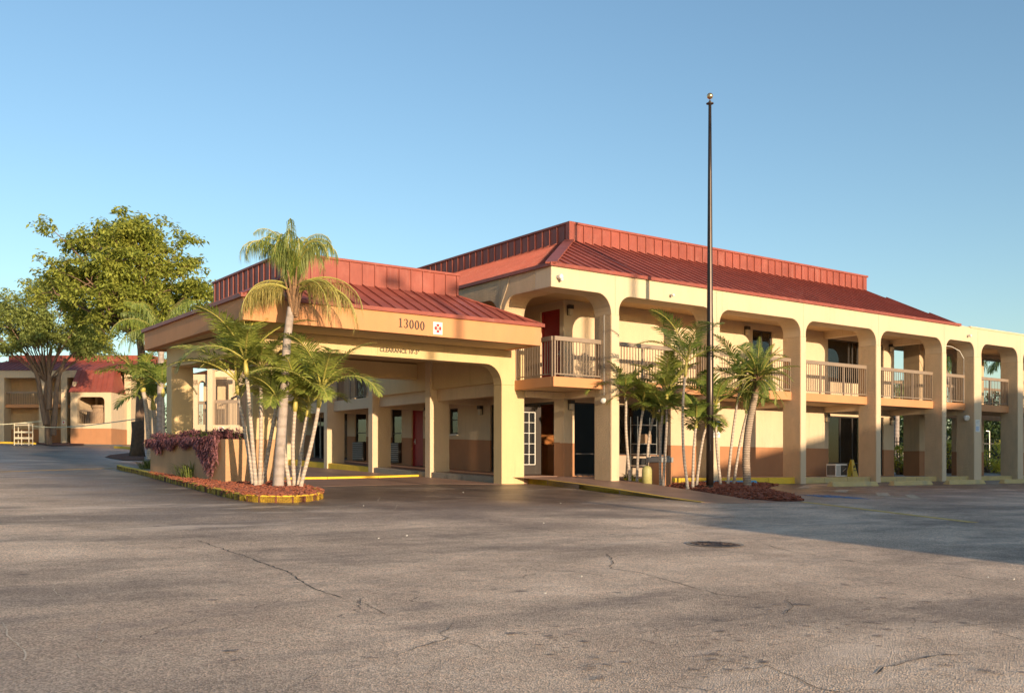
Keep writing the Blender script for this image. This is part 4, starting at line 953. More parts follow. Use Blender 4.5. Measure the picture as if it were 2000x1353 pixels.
# ================================================================== BROADLEAF TREES
def leaf_cloud(mb, centres, n, size, m=0, flat=.7):
    V = []; Fs = []
    for c, r in centres:
        k = int(n * r ** 2)
        for _ in range(k):
            d = Vector((random.gauss(0, 1), random.gauss(0, 1), random.gauss(0, 1))).normalized() * r * (rnd() ** .45); d.z *= flat; p = c + d
            a = U(0, 2 * PI); b = U(-.9, .4); u = Vector((math.cos(a) * math.cos(b), math.sin(a) * math.cos(b), math.sin(b))); w = u.cross(Vector((U(-.6, .6), U(-.6, .6), 1))).normalized(); s = size * U(.6, 1.35)
            i = len(V); V += [p, p + u * s * .5 + w * s * .26, p + u * s * 1.05 + Vector((0, 0, -s * .18)), p + u * s * .5 - w * s * .26]; Fs.append((i, i + 1, i + 2, i + 3))
    mb.add(V, Fs, m)
def tree(name, label, base, fork, limbs, r0, leafm, n, size, group=None, seedv=1, sub=4, crad=(.55, 1.0), extra=(), bark='bark', flat=.7, twig=True, shrink=.86, drop=0., limbr=.42):
    random.seed(seedv); base = Vector(base); T = thing(name, label, 'tree', tuple(base), group); tr = MB(); fork = [Vector(f) for f in fork]
    Q = smooth_path([base + Vector((0, 0, -.2))] + fork, 2); tr.tube(Q, [r0 * (1.45 if i == 0 else 1) * (1 - .35 * i / len(Q)) for i in range(len(Q))], 12)
    cs = []; f0 = fork[-1]; tw = MB()
    cen = sum((Vector(l) for l in limbs), Vector()) / len(limbs)
    for L in limbs:
        L = cen + (Vector(L) - cen) * shrink - Vector((0, 0, drop)) + Vector((U(-.5, .5), U(-.5, .5), U(-.5, .5))); mid = f0.lerp(L, .45) + Vector((U(-.3, .3), U(-.3, .3), U(-.1, .5))); P = smooth_path([f0 - Vector((0, 0, .15)), mid, L], 2); tr.tube(P, [r0 * limbr * (1 - .82 * i / len(P)) for i in range(len(P))], 8)
        for k in range(sub):
            e = L + Vector((U(-1, 1), U(-1, 1), U(-.7, .9))) * U(.5, 1.5); s_ = P[int(len(P) * U(.5, .95))]; P2 = [s_, s_.lerp(e, .5) + Vector((U(-.2, .2), U(-.2, .2), U(-.05, .25))), e]; tr.tube(P2, [r0 * .14, r0 * .09, r0 * .04], 5)
            cs.append((e, U(*crad)))
            if twig:
                for _ in range(3): e2 = e + Vector((U(-1, 1), U(-1, 1), U(-.3, 1.))) * .9; tw.tube([e, e.lerp(e2, .5) + Vector((0, 0, .06)), e2], [r0 * .04, r0 * .03, r0 * .015], 4); cs.append((e2, U(.3, .55)))
    cs += [(Vector(c), r) for c, r in extra]
    tk = tr.build('trunk', bark, T, smooth=True)
    if twig: tw.build('twigs', 'bark', tk)
    mb = MB(); leaf_cloud(mb, cs, n, size, 0, flat); mb.build('crown', leafm, T); return T
def TP(px, py, D): return Vector(atD(px, py, D))
D = 55
def dome(pxs, D, spread, seedv, rim=1.):
    random.seed(seedv); return [TP(px, py, D + U(-spread, spread)) for px, py in pxs]
big = [(80, 545), (95, 490), (110, 455), (150, 430), (190, 420), (230, 410), (262, 405), (300, 430), (335, 450), (365, 475), (390, 510), (385, 550), (375, 590), (340, 560), (130, 510), (175, 480), (215, 460), (260, 450), (300, 490), (330, 520), (130, 560), (165, 530), (205, 520), (250, 520), (290, 545), (310, 590), (200, 575), (240, 590), (275, 600), (345, 620), (165, 600), (360, 640), (330, 645), (300, 640), (200, 625), (395, 600), (235, 545), (110, 520), (200, 600)]
tree('broadleaf_tree', 'largest tree, broad yellow green crown behind the canopy left end', (TP(272, 890, D).x, TP(272, 890, D).y, gz(TP(272, 890, D).x, TP(272, 890, D).y)), [TP(273, 800, D), TP(278, 700, D), TP(272, 655, D)], dome(big, D, 2.6, 5), .27, 'treeleaf', 230, .25, seedv=3, sub=4, shrink=.80, drop=.7, crad=(.5, .85))
D = 82
lt = [(10, 610), (25, 590), (45, 585), (70, 575), (95, 572), (120, 578), (150, 600), (175, 615), (195, 640), (205, 665), (185, 655), (5, 650), (-25, 640), (-20, 600), (60, 620), (100, 610), (140, 640), (160, 665), (30, 645), (70, 650), (110, 645), (50, 635), (15, 658), (45, 662), (75, 660), (125, 662), (155, 664), (190, 660), (140, 650)]
b = TP(96, 861, D)
tree('broadleaf_tree', 'spreading shade tree with twisted trunk before the left motel wing', (b.x, b.y, gz(b.x, b.y)), [TP(94, 835, D), TP(88, 790, D), TP(92, 745, D)], dome(lt, D, 2.6, 8), .26, 'treeleaf2', 230, .25, seedv=4, sub=4, shrink=.97, drop=.25, limbr=.3, crad=(.7, 1.1))
bt = bpy.data.objects['broadleaf_tree.001']
mb = MB()
for P, r in (([(104, 850), (108, 800), (112, 740), (128, 700)], .24), ([(90, 830), (80, 780), (74, 730), (50, 690)], .24), ([(96, 800), (97, 760), (95, 710), (100, 680)], .22)):
    Q = smooth_path([TP(px, py, D - .3) for px, py in P], 2); mb.tube(Q, [r * (1 - .5 * i / len(Q)) for i in range(len(Q))], 9)
mb.build('limb', 'bark', bt, smooth=True)
# short dark stump/trunk standing before the planter's far end (base of the big tree wrapped in bark)
# ================================================================== LEFT MOTEL WING (far side of the lot)
WD = 93.
def wu(px): return (px - 1000) / CF * WD
def wz(py): return C[2] + (CYH - py) / CF * WD
def WT(p): q = C + RT * p[0] + FW * (WD + p[1]); return (q[0], q[1], p[2])
wb = WT((wu(100), 0, 0)); gW = gz(wb[0], wb[1]); eW = wz(723)
Wg = thing('motel_wing', 'long two storey motel wing across the lot, partly behind the spreading tree', 'building', (wb[0], wb[1], gW))
fl = gW + .12; sl0, sl1 = wz(796), wz(789); zar = wz(737.5)
mb = MB(WT); mb.box(wu(-60), wu(154), 0, .6, zar, eW - .02)
for a, b in ((-60, -52), (-2, 8), (76, 87), (119, 131)): mb.box(wu(a), wu(b), 0, 1.3, gW - .3, zar)
mb.box(wu(137), wu(154), -.25, 0, zar - .0, eW - .03)
mb.build('arcade', 'cream', Wg)
mb = MB(WT); mb.box(wu(-60), wu(153), .3, 2.6, sl0 + .02, sl1); mb.build('gallery_floor', 'orange', Wg)
mb = MB(WT); mb.box(wu(-60), wu(153), .6, 8, zar + .1, eW - .04); mb.build('gallery_ceiling', 'ceil', Wg)
hi, lo = MB(WT), MB(WT)
ops = [(wu(57), wu(76), fl, wz(808)), (wu(60), wu(76), sl1, wz(742)), (wu(99), wu(112), fl, wz(808)), (wu(108), wu(119), sl1, wz(740)), (wu(-40), wu(-15), fl, wz(808)), (wu(-40), wu(-15), sl1, wz(742))]
wall(hi, lo, 'y', 2.6, .2, wu(-60), wu(236), lambda u: gW - .2, eW - .1, lambda u: wz(836), ops)
hi.build('upper_wall', 'rough', Wg); lo.build('wainscot', 'wain', Wg)
def wrail(a, b, y, zb_, zt_, par=Wg):
    r = MB(WT); r.box(wu(a), wu(b), y, y + .1, zt_ - .16, zt_); o = r.build('railing', 'rail', par); q = MB(WT); n = int((wu(b) - wu(a)) / .16)
    for i in range(n + 1): u = wu(a) + (wu(b) - wu(a)) * i / n; q.box(u - .015, u + .015, y + .03, y + .06, zb_, zt_ - .14)
    q.build('balusters', 'rail', o)
for a, b in ((8, 76), (87, 119), (-52, -2), (131, 150)): wrail(a, b, .35, sl1, wz(764))
for (a, b, zb0, zt0, m_) in [(57, 76, fl, wz(808), 'glass'), (60, 76, sl1, wz(742), 'glass'), (-40, -15, fl, wz(808), 'glass'), (-40, -15, sl1, wz(742), 'glass')]:
    f = MB(WT); y0 = 2.66
    for (p, q, r, s) in ((wu(a), wu(a) + .08, zb0, zt0), (wu(b) - .08, wu(b), zb0, zt0), (wu(a), wu(b), zt0 - .08, zt0), ((wu(a) + wu(b)) / 2 - .04, (wu(a) + wu(b)) / 2 + .04, zb0, zt0 - .08)): f.box(p, q, y0, y0 + .08, r, s)
    o = f.build('window', 'dark', Wg); g = MB(WT); g.box(wu(a), wu(b), y0 + .1, y0 + .12, zb0, zt0); g.build('pane', 'glass', o)
for (a, b, zb0, zt0) in [(99, 112, fl, wz(808)), (108, 119, sl1, wz(740))]:
    f = MB(WT); f.box(wu(a), wu(b), 2.68, 2.74, zb0, zt0 - .02); o = f.build('door', 'door', Wg); o['label'] = 'red door'
    f = MB(WT); f.box(wu(b) - .25, wu(b) - .15, 2.62, 2.68, zb0 + 1, zb0 + 1.1); f.build('handle', 'steel', o)
# roof and parapet of the wing
def roof_w(name, u0, u1, v0, v1, ze_, run, zt_, zp_, T, par):
    mb = MB(T); mb.hexa([(u0, v0, ze_), (u1, v0, ze_), (u1, v1, ze_), (u0, v1, ze_), (u0 + run, v0 + run, zt_), (u1 - run, v0 + run, zt_), (u1 - run, v1 - run, zt_), (u0 + run, v1 - run, zt_)])
    o = mb.build('mansard_roof', 'red', par); mb = MB(T); mb.box(u0 + run, u1 - run, v0 + run, v1 - run, zt_ - .05, zp_); mb.build('parapet', 'red', par)
    mb = MB(T); x = u0 + .3; n = Vector((0, -(zt_ - ze_), run)).normalized()
    while x < u1:
        t = min(1, (x - u0) / run, (u1 - x) / run); mb.rib((x, v0, ze_), (x, v0 + run * t, ze_ + (zt_ - ze_) * t), (1, 0, 0), n, .04, .06)
        if t >= 1: mb.box(x - .02, x + .02, v0 + run - .05, v0 + run, zt_, zp_)
        x += .43
    n2 = Vector((zt_ - ze_, 0, run)).normalized(); y = v0 + .3
    while y < v1 - .2:
        t = min(1, (y - v0) / run, (v1 - y) / run); mb.rib((u1, y, ze_), (u1 - run * t, y, ze_ + (zt_ - ze_) * t), (0, 1, 0), n2, .04, .06)
        if t >= 1: mb.box(u1 - run, u1 - run + .05, y - .02, y + .02, zt_, zp_)
        y += .43
    merge_into(o, mb)
roof_w('roof', wu(-90), wu(345), -.1, 14, eW, 3.4, eW + 1.2, eW + 1.75, WT, Wg)
# stair tower with steep red awning roof
S_ = MB(WT); u0, u1 = wu(158), wu(236); v0 = -2.2; zt = wz(769)
o0, o1 = wu(171), wu(223)
S_.prism([(u0, wz(864)), (u1, wz(864)), (u1, zt), (u0, zt)][:0] or [(u0, wz(838)), (u1, wz(838)), (u1, wz(829)), (u0, wz(829))], 'y', v0, v0 + .4)
S_.box(u0, o0, v0, v0 + .4, wz(829), wz(790)); S_.box(o1, u1, v0, v0 + .4, wz(829), wz(790))
S_.prism(arch_poly(u0, o0, o1, u1, wz(790), wz(778), zt, .4), 'y', v0, v0 + .4)
S_.box(u0, u0 + .3, v0 + .4, 2.6, wz(838), eW - 1.2); S_.box(u1 - .3, u1, v0 + .4, 2.6, wz(838), zt - .02)
S_.prism([(v0 + .4, zt - .1), (.3, eW - .2), (.3, zt - .1)], 'x', u0, u0 + .3)
st = S_.build('stair_bay', 'cream', Wg)
S_ = MB(WT); S_.box(u0, u1, v0, v0 + .4, gW - .4, wz(838)); S_.box(u0, u0 + .3, v0 + .4, 2.6, gW - .4, wz(838)); S_.box(u1 - .3, u1, v0 + .4, 2.6, gW - .4, wz(838)); S_.build('stair_bay_wainscot', 'wain', Wg)
S_ = MB(WT); a0, a1 = wu(153.5), wu(226)
S_.hexa([(u0 - .1, v0 - .12, zt), (u1 + .1, v0 - .12, zt), (u1 + .1, 1, zt), (u0 - .1, 1, zt), (a0, -.3, eW - .02), (a1, -.3, eW - .02), (a1, 1, eW - .02), (a0, 1, eW - .02)])
for k in range(1, 8):
    t = k / 8; p = Vector((u0 + (u1 - u0) * t, v0 - .12, zt)); q = Vector((a0 + (a1 - a0) * t, -.3, eW - .02)); S_.rib(p, q, (1, 0, 0), Vector((0, -.8, .6)), .04, .05)
S_.build('awning_roof', 'red', Wg)
wrail(171, 223, v0 + .5, wz(829), wz(802))
S_ = MB(WT); S_.box(wu(154), wu(158) - .02, -.2, -.05, zt, eW - .05); S_.build('barge_board', 'cream', Wg)
# stored wooden barrel on the stair landing (a thing of its own)
bp = WT((wu(206), v0 + 1.1, wz(827)))
mb = MB(); mb.lathe(bp, [(.85, -.1), (.95, .6), (.9, 1.0), (.78, 1.02), (.74, 1.35), (.82, 1.4), (.82, 1.6), (.7, 1.62)], 24)
tag(mb.build('wooden_barrel', 'barrelw', origin=bp), 'weathered wooden barrel stored in the arched opening of the far wing', 'barrel')
for k, (a, b) in enumerate(((184, 192), (190, 196))):
    p = Vector(WT((wu(a), v0 + .8, wz(829)))); q = Vector(WT((wu(b) - .2, v0 + .9, wz(803 + 2 * k)))); mb = MB(); mb.rib(p, q, RT, -FW, .5, .05); tag(mb.build('stored_board', 'dark', origin=tuple(p)), ['wider dark board leaning left of the barrel in the arched opening', 'narrow dark board leaning closest to the barrel in the arched opening'][k], 'board')
# leaning board beside the stair bay
p = Vector(WT((wu(146), -.6, gW + .1))); q = Vector(WT((wu(155), -.2, wz(800)))); mb = MB(); mb.rib(p, q, RT, -FW, .35, .06); tag(mb.build('leaning_plank', 'barrelw', origin=tuple(p)), 'long weathered plank leaning against the left side of the far stair bay', 'plank')
# second wing running away to the right, seen in the gap and through the canopy
V2 = thing('motel_wing', 'receding pale motel wing between the stair bay and the canopy rear column', 'building', WT((wu(243), 1, gW)))
mb = MB(WT)
for px, v, w_ in ((243, 1.5, .62), (262, 6.5, .6), (279, 12, .6), (296, 18, .6)):
    s = (WD + v) / WD; u = (px - 1000) / CF * (WD + v); mb.box(u, u + w_, v, v + 1.8, gW - .3, eW + .0)
build_each(mb, 'column', 'cream', V2)
mb = MB(WT); p0 = Vector(((238 - 1000) / CF * (WD + 2.2), 2.2, 0)); p1 = Vector(((318 - 1000) / CF * (WD + 26), 26, 0)); dv = (p1 - p0).normalized(); nv = Vector((-dv.y, dv.x, 0))
def band(za, zb_, t0, t1): mb.hexa([p0 + nv * t0 + Vector((0, 0, za)), p1 + nv * t0 + Vector((0, 0, za)), p1 + nv * t1 + Vector((0, 0, za)), p0 + nv * t1 + Vector((0, 0, za)), p0 + nv * t0 + Vector((0, 0, zb_)), p1 + nv * t0 + Vector((0, 0, zb_)), p1 + nv * t1 + Vector((0, 0, zb_)), p0 + nv * t1 + Vector((0, 0, zb_))])
band(zar, eW, .0, .4); band(gW - .3, zar, 2.2, 2.4); band(sl0, sl1, .2, 2.2); mb.build('gallery', 'cream', V2)
mb = MB(WT); band(sl1 + .3, sl1 + 1.25, .3, .36); mb.build('railing', 'rail', V2)
# wing seen under the canopy
WD3 = 90.
def w3(px): return (px - 1000) / CF * WD3
def z3(py): return C[2] + (CYH - py) / CF * WD3
def T3_(p): q = C + RT * p[0] + FW * (WD3 + p[1]); return (q[0], q[1], p[2])
o3 = T3_((w3(420), 0, 0)); g3 = gz(o3[0], o3[1])
X3 = thing('motel_wing', 'grey cream motel wing with railings seen through the canopy', 'building', (o3[0], o3[1], g3))
mb = MB(T3_); mb.box(w3(376), w3(386), 0, .5, g3 - .3, z3(742)); mb.box(w3(386), w3(403), 0, .5, g3 - .3, z3(829)); mb.prism(arch_poly(w3(376), w3(386), w3(403), w3(409), z3(752), z3(743), z3(731), .45), 'y', 0, .5); mb.box(w3(403), w3(409), 0, .5, g3 - .3, z3(752))
mb.box(w3(409), w3(419), -.6, .4, g3 - .3, z3(722)); mb.box(w3(419), w3(470), .2, .6, z3(736), z3(722)); mb.box(w3(428), w3(436), 3, 3.4, g3 - .3, z3(736)); mb.box(w3(419), w3(560), 4, 4.3, g3 - .3, z3(722)); mb.box(w3(419), w3(468), -.4, .2, g3 - .3, z3(830)); mb.box(w3(468), w3(500), -.2, .3, g3 - .3, z3(842))
mb.build('walls', 'cream', X3)
mb = MB(T3_); mb.hexa([(w3(370), -.1, z3(731)), (w3(409), -.1, z3(722)), (w3(409), 6, z3(722)), (w3(370), 6, z3(731)), (w3(376), 2, z3(727)), (w3(415), 2, z3(718)), (w3(415), 6, z3(718)), (w3(376), 6, z3(727))]); mb.box(w3(360), w3(570), 4.2, 12, z3(721.5), z3(719)); mb.build('mansard_roof', 'red', X3)
mb = MB(T3_); mb.box(w3(419), w3(468), -.05, .05, z3(787), z3(781)); mb.box(w3(386), w3(403), .1, .2, z3(789), z3(783))
n = 16
for k in range(n): u = w3(419) + (w3(468) - w3(419)) * (k + .5) / n; mb.box(u - .03, u + .03, -.03, .03, z3(829), z3(787))
for k in range(6): u = w3(386) + (w3(403) - w3(386)) * (k + .5) / 6; mb.box(u - .03, u + .03, .12, .17, z3(829), z3(789))
mb.build('railing', 'rail', X3)
mb = MB(T3_); mb.box(w3(440), w3(462), 3.9, 3.99, z3(829), z3(745)); mb.box(w3(475), w3(488), 3.9, 3.99, g3 + .2, z3(800)); mb.box(w3(389), w3(401), 3.6, 3.7, g3, z3(748)); build_each(mb, 'doorway', 'dark', X3)
mb = MB(T3_); mb.box(w3(372), w3(419), 3.8, 4.0, g3 - .3, z3(731)); mb.build('back_wall', 'rough', X3)
p = Vector(T3_((w3(447), .9, z3(778)))); q = Vector(T3_((w3(468), .9, z3(768)))); mb = MB(); mb.rib(p, q, -FW, Vector((0, 0, 1)), .5, .12); tag(mb.build('tilted_board', 'dark', origin=tuple(p)), 'dark board tilted over the railing of the wing seen through the canopy', 'board')
sgn = T3_((w3(434), -.45, z3(833))); mb = MB(T3_); mb.box(w3(429), w3(440), -.47, -.42, z3(842), z3(833.5)); nsg = mb.build('notice_sign', 'white', origin=sgn); tag(nsg, 'small faded notice plate on the wall under the railing behind the planter', 'sign')
mb = MB(T3_)
for k in range(4): mb.box(w3(430.5), w3(438.5 - (k % 2) * 2), -.485, -.472, z3(840.5 - k * 1.9), z3(840.5 - k * 1.9) + .045)
mb.build('faded_print', 'redink', nsg)

# far belt of trees closing the horizon (reads as one mass)
def belt(name, pts, m, n, size, h):
    random.seed(12); mb = MB(); cs = []
    for (p, q) in pts:
        L = (Vector(q) - Vector(p)).length; k = int(L / 2.2)
        for i in range(k): c = Vector(p).lerp(Vector(q), (i + rnd()) / k); 
        for i in range(k):
            c = Vector(p).lerp(Vector(q), (i + rnd()) / k)
            for j in range(4): cs.append((Vector((c.x + U(-1, 1), c.y + U(-1, 1), gz(c.x, c.y) + h * (j + .6) / 4 * U(.75, 1.1))), U(1.0, 1.7)))
    leaf_cloud(mb, cs, n, size); o = mb.build(name, m); return tag(o, kind='stuff')
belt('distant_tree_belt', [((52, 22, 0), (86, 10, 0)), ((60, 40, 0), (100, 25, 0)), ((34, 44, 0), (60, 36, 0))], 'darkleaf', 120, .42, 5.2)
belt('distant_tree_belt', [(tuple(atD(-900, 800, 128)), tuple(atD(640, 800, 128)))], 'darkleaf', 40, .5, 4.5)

# ================================================================== BEHIND THE RIGHT END: fence, hedge, palms
fx = [(24, 17.5), (44, 8.5), (62, .5)]
FN = thing('picket_fence', 'dark spiked metal fence behind the open right end of the gallery', 'fence', (44, 8.5, gz(44, 8.5)))
mb = MB(); rl = MB()
for (a, b) in zip(fx, fx[1:]):
    a, b = Vector((*a, 0)), Vector((*b, 0)); L = (b - a).length; n = int(L / .17); d = (b - a).normalized(); s = Vector((-d.y, d.x, 0))
    for i in range(n):
        p = a.lerp(b, i / n); g = gz(p.x, p.y); wdt = .035 if i % 14 else .07; hh_ = 1.95 + (.12 if i % 14 == 0 else 0)
        mb.box(p.x - wdt / 2, p.x + wdt / 2, p.y - wdt / 2, p.y + wdt / 2, g, g + hh_)
    for h_ in (.25, 1.65): rl.rib(a + Vector((0, 0, gz(a.x, a.y) + h_)), b + Vector((0, 0, gz(b.x, b.y) + h_)), s, Vector((0, 0, 1)), .04, .05)
mb.build('pickets', 'black', FN); rl.build('rails', 'black', FN)
def bush(name, label, c, r, h, m='croton', n=420, size=.16, group=None, seedv=1):
    random.seed(seedv); g = gz(c[0], c[1]); T = thing(name, label, 'bush', (c[0], c[1], g), group); st = MB(); cs = []
    for k in range(16):
        a = U(0, 6.28); q = Vector((c[0] + r * U(.1, .8) * math.cos(a), c[1] + r * U(.1, .8) * math.sin(a), g + h * U(.35, .9))); st.tube([(c[0] + (q.x - c[0]) * .3, c[1] + (q.y - c[1]) * .3, g - .05), q], [.03, .012], 5); cs.append((q, U(.28, .45) * max(.8, r * .5)))
    cs += [(Vector((c[0] + U(-.6, .6) * r, c[1] + U(-.6, .6) * r, g + .25 * h)), .45) for _ in range(6)]
    st.build('stems', 'bark', T); mb = MB(); leaf_cloud(mb, cs, n, size, 0, .9); mb.build('leaves', m, T); return T
GH = 'yellow green hedge bushes behind the gallery'
def onray(px, dist): q = C + (FW + RT * (px - 1000) / CF) * dist; return (q[0], q[1])
bush('croton_bush', 'yellow green bush seen in the gap beside the stairs', onray(1757, 50.5), 1.1, 1.5, group=GH, seedv=21)
bush('croton_bush', 'yellow green bush behind the narrow stair opening', onray(1857, 55), 1.1, 1.9, group=GH, seedv=22)
bush('croton_bush', 'rounded yellow green bush at the left of the wide end opening', onray(1935, 58), 1.4, 1.5, group=GH, seedv=23)
bush('croton_bush', 'taller yellow green bush at the right of the wide end opening', onray(1962, 59), 1.25, 2.1, group=GH, seedv=24)
bx_ = onray(1857, 61); bpz = gz(*bx_)
def qpalm(label, px_base, px_top, py_top, D, L, sd, r=.16, n=14, cm='areca2'):
    tp = [(px_base, 900), ((px_base + px_top) / 2, (900 + py_top) / 2), (px_top, py_top)]
    return palm('queen_palm', label, 'palm', 'palms behind the gallery', tp, D, r * 1.3, r, 'qtrunk', cm, fan(n, L, (.0, 1.3), (1.2, 2.1), .9, 34, 1.6, .022, .2, sd), .8, 0, sd)
qpalm('palm whose frond tips rise above the flat roof behind the gallery right end', 1862, 1885, 705, 64, 2.2, 91)
qpalm('palm with hanging fronds seen through the narrow upper opening', 1900, 1846, 722, 66, 2.2, 92)
qpalm('palm with frond tips hanging into the wide upper opening', 1978, 1972, 722, 66, 1.7, 93)
qpalm('palm with dark fronds seen in the passage beside the stairs', 1750, 1752, 792, 66, 2.3, 94)
lpz = atD(1932, 850, 75); mb = MB(); mb.tube([(lpz[0], lpz[1], gz(lpz[0], lpz[1])), tuple(atD(1932, 842, 75))], .06, 8); mb.tube([tuple(atD(1932, 842, 75)), tuple(atD(1926, 841, 75))], .04, 6); tag(mb.build('metal_post', 'steel', origin=(lpz[0], lpz[1], gz(lpz[0], lpz[1]))), 'thin pale metal post standing behind the spiked fence', 'post')
wq = atD(1752, 880, 95); mb = MB(); mb.box(wq[0] - 12, wq[0] + 14, wq[1], wq[1] + 6, -1, C[2] + (CYH - 873) / CF * 95); tag(mb.build('boundary_wall', 'cream', origin=(wq[0], wq[1], -1)), 'low pale wall far behind the spiked fence', 'wall')

# ================================================================== SMALL THINGS
# flagpole
f = Vector(atD(1386.5, 951, 29.6)); fb = gz(f.x, f.y); topz = C[2] + (CYH - 204) / CF * 29.6
FP = thing('flagpole', 'tall bare dark metal flagpole topped by a gold ball', 'flagpole', (f.x, f.y, fb))
mb = MB(); mb.tube([(f.x, f.y, fb - .2), (f.x, f.y, fb + 3), (f.x, f.y, topz - 2), (f.x, f.y, topz)], [.112, .105, .060, .044], 20); mb.build('pole', 'pole', FP, smooth=True)
mb = MB(); mb.lathe((f.x, f.y, topz), [(.03, -.02), (.05, .0), (.11, .012), (.11, .03), (.05, .05), (.035, .09), (.012, .12), (.010, .17)], 20); mb.build('truck', 'dark', FP)
mb = MB(); R0 = .092; mb.lathe((f.x, f.y, topz + .24), [(max(.004, R0 * math.cos(t)), R0 * math.sin(t)) for t in [-PI / 2 + PI * i / 12 for i in range(13)]], 24); mb.build('gold_ball', 'gold', FP, smooth=True)
mb = MB(); mb.lathe((f.x, f.y, fb), [(.17, 0), (.17, .14), (.13, .19), (.1, .2)], 20); mb.build('base_collar', 'pole', FP)
mb = MB(); cz = fb + 1.2; mb.box(f.x - .1, f.x - .085, f.y - .11, f.y - .095, cz, cz + .2); mb.tube([(f.x - .10, f.y - .10, cz), (f.x - .06, f.y - .06, topz)], .006, 4); mb.build('halyard', 'dark', FP)
# trash bin
tb = Vector(atD(1290, 941, 31.3)); tz = gz(tb.x, tb.y) + .05; TB = thing('trash_bin', 'brown square litter bin with grey lid beside the lobby window palms', 'trash bin', (tb.x, tb.y, tz))
th_ = .32; mb = MB()
mb.box(tb.x - .26, tb.x + .26, tb.y - .26, tb.y + .26, tz, tz + .74); mb.box(tb.x - .275, tb.x + .275, tb.y - .275, tb.y + .275, tz, tz + .05); mb.build('bin_body', 'wain', TB, bevel=.02)
mb = MB(); mb.box(tb.x - .285, tb.x + .285, tb.y - .285, tb.y + .285, tz + .74, tz + .9); mb.box(tb.x - .22, tb.x + .22, tb.y - .22, tb.y + .22, tz + .9, tz + .94); mb.build('lid', 'grey', TB, bevel=.025)
# bollard
bb = Vector(atD(1263.5, 943, 30.6)); bz = gz(bb.x, bb.y) + .08; mb = MB(); mb.lathe((bb.x, bb.y, bz), [(.155, 0), (.155, .42), (.15, .5), (.125, .57), (.07, .61), (.01, .62)], 24)
MT['olive'] = mat('yellow_green_plastic', (.42, .39, .15), .55, .12, 3); tag(mb.build('bollard', 'olive', smooth=True, origin=(bb.x, bb.y, bz)), 'short rounded yellow green utility bollard left of the trash bin', 'bollard')
# metal shelf rack outside lobby window
sx, sy, sz_ = 5.75, 2.1, .29; SR = thing('wire_rack', 'tall metal wire rack by the lobby window behind the palms', 'rack', (sx, sy, sz_)); mb = MB()
for dx in (-.45, .45):
    for dy in (-.15, .2): mb.tube([(sx + dx, sy + dy, sz_), (sx + dx, sy + dy, sz_ + 2.05)], .018, 6)
mb.build('frame', 'steel', SR); mb = MB()
for z in (.35, .75, 1.1, 1.75): mb.box(sx - .46, sx + .46, sy - .16, sy + .21, sz_ + z, sz_ + z + .025)
build_each(mb, 'shelf', 'steel', SR)
bxk = MB(); bxk.box(sx - .05, sx + .25, sy - .1, sy + .15, sz_ + 1.125, sz_ + 1.45); tag(bxk.build('cardboard_box', 'barrelw', origin=(sx, sy, sz_ + 1.125), bevel=.01), 'brown carton standing on the wire rack shelf', 'box')
tr_ = MB(); tr_.box(sx - .4, sx + .05, sy - .12, sy + .16, sz_ + .38, sz_ + .62); tag(tr_.build('black_crate', 'black', origin=(sx, sy, sz_ + .38), bevel=.01), 'black crate on the lowest shelf of the wire rack', 'crate')
# window air conditioner on the walkway and wet-floor sign
a_ = Vector(onx(1637, 928, 0)) * 0; ax_, ay_ = 15.6, 1.35; az_ = fz(ax_) + .005
AC = thing('window_air_conditioner', 'white box air conditioner unit standing on the walkway floor', 'air conditioner', (ax_, ay_, az_))
_p = ony(1631, 928, 1.35)[0]; _q = ony(1655, 928, 1.35)[0]; x0_, x1_ = _p + .05, _q
mb = MB(); mb.box(x0_, x1_, 1.35, 1.8, az_, az_ + .5); mb.build('casing', 'white', AC, bevel=.012)
mb = MB(); mb.box(x0_ + (x1_ - x0_) * .42, x1_ - .04, 1.335, 1.35, az_ + .05, az_ + .45); g_ = mb.build('coil_grille', 'dark', AC)
mb = MB()
for k in range(9): mb.box(x0_ + .04, x0_ + (x1_ - x0_) * .36, 1.34, 1.352, az_ + .06 + k * .043, az_ + .075 + k * .043)
for k in range(7): mb.box(x0_ - .012, x0_, 1.39 + k * .055, 1.42 + k * .055, az_ + .06, az_ + .44)
mb.build('vent_slot', 'dark', AC)
mb = MB(); mb.tube([(x0_ + (x1_ - x0_) * .55, 1.33, az_ + .2), (x0_ + (x1_ - x0_) * .7, 1.33, az_ + .27), (x0_ + (x1_ - x0_) * .85, 1.33, az_ + .33)], .012, 5); mb.build('pipe', 'steel', AC)
wx = ony(1664, 925, 1.25)[0]; wz_ = fz(wx); WS = thing('wet_floor_sign', 'yellow folding wet floor sign beside the air conditioner', 'caution sign', (wx, 1.25, wz_))
MT['signyellow'] = mat('yellow_plastic', (.75, .50, .02), .45, .06, 4)
for s_g in (-1, 1):
    mb = MB(); mb.hexa([(wx - .17, 1.25 + .16 * s_g - .01, wz_), (wx + .17, 1.25 + .16 * s_g - .01, wz_), (wx + .17, 1.25 + .16 * s_g + .01, wz_), (wx - .17, 1.25 + .16 * s_g + .01, wz_), (wx - .07, 1.25 + .015 * s_g - .01, wz_ + .68), (wx + .07, 1.25 + .015 * s_g - .01, wz_ + .68), (wx + .07, 1.25 + .015 * s_g + .01, wz_ + .68), (wx - .07, 1.25 + .015 * s_g + .01, wz_ + .68)]); mb.build('panel', 'signyellow', WS)
mb = MB(); mb.prism([(wx - .06, wz_ + .36), (wx + .06, wz_ + .36), (wx, wz_ + .48)], 'y', 1.13, 1.142); mb.box(wx - .07, wx + .07, 1.10, 1.112, wz_ + .24, wz_ + .27); mb.build('printed_symbol', 'letter', WS)
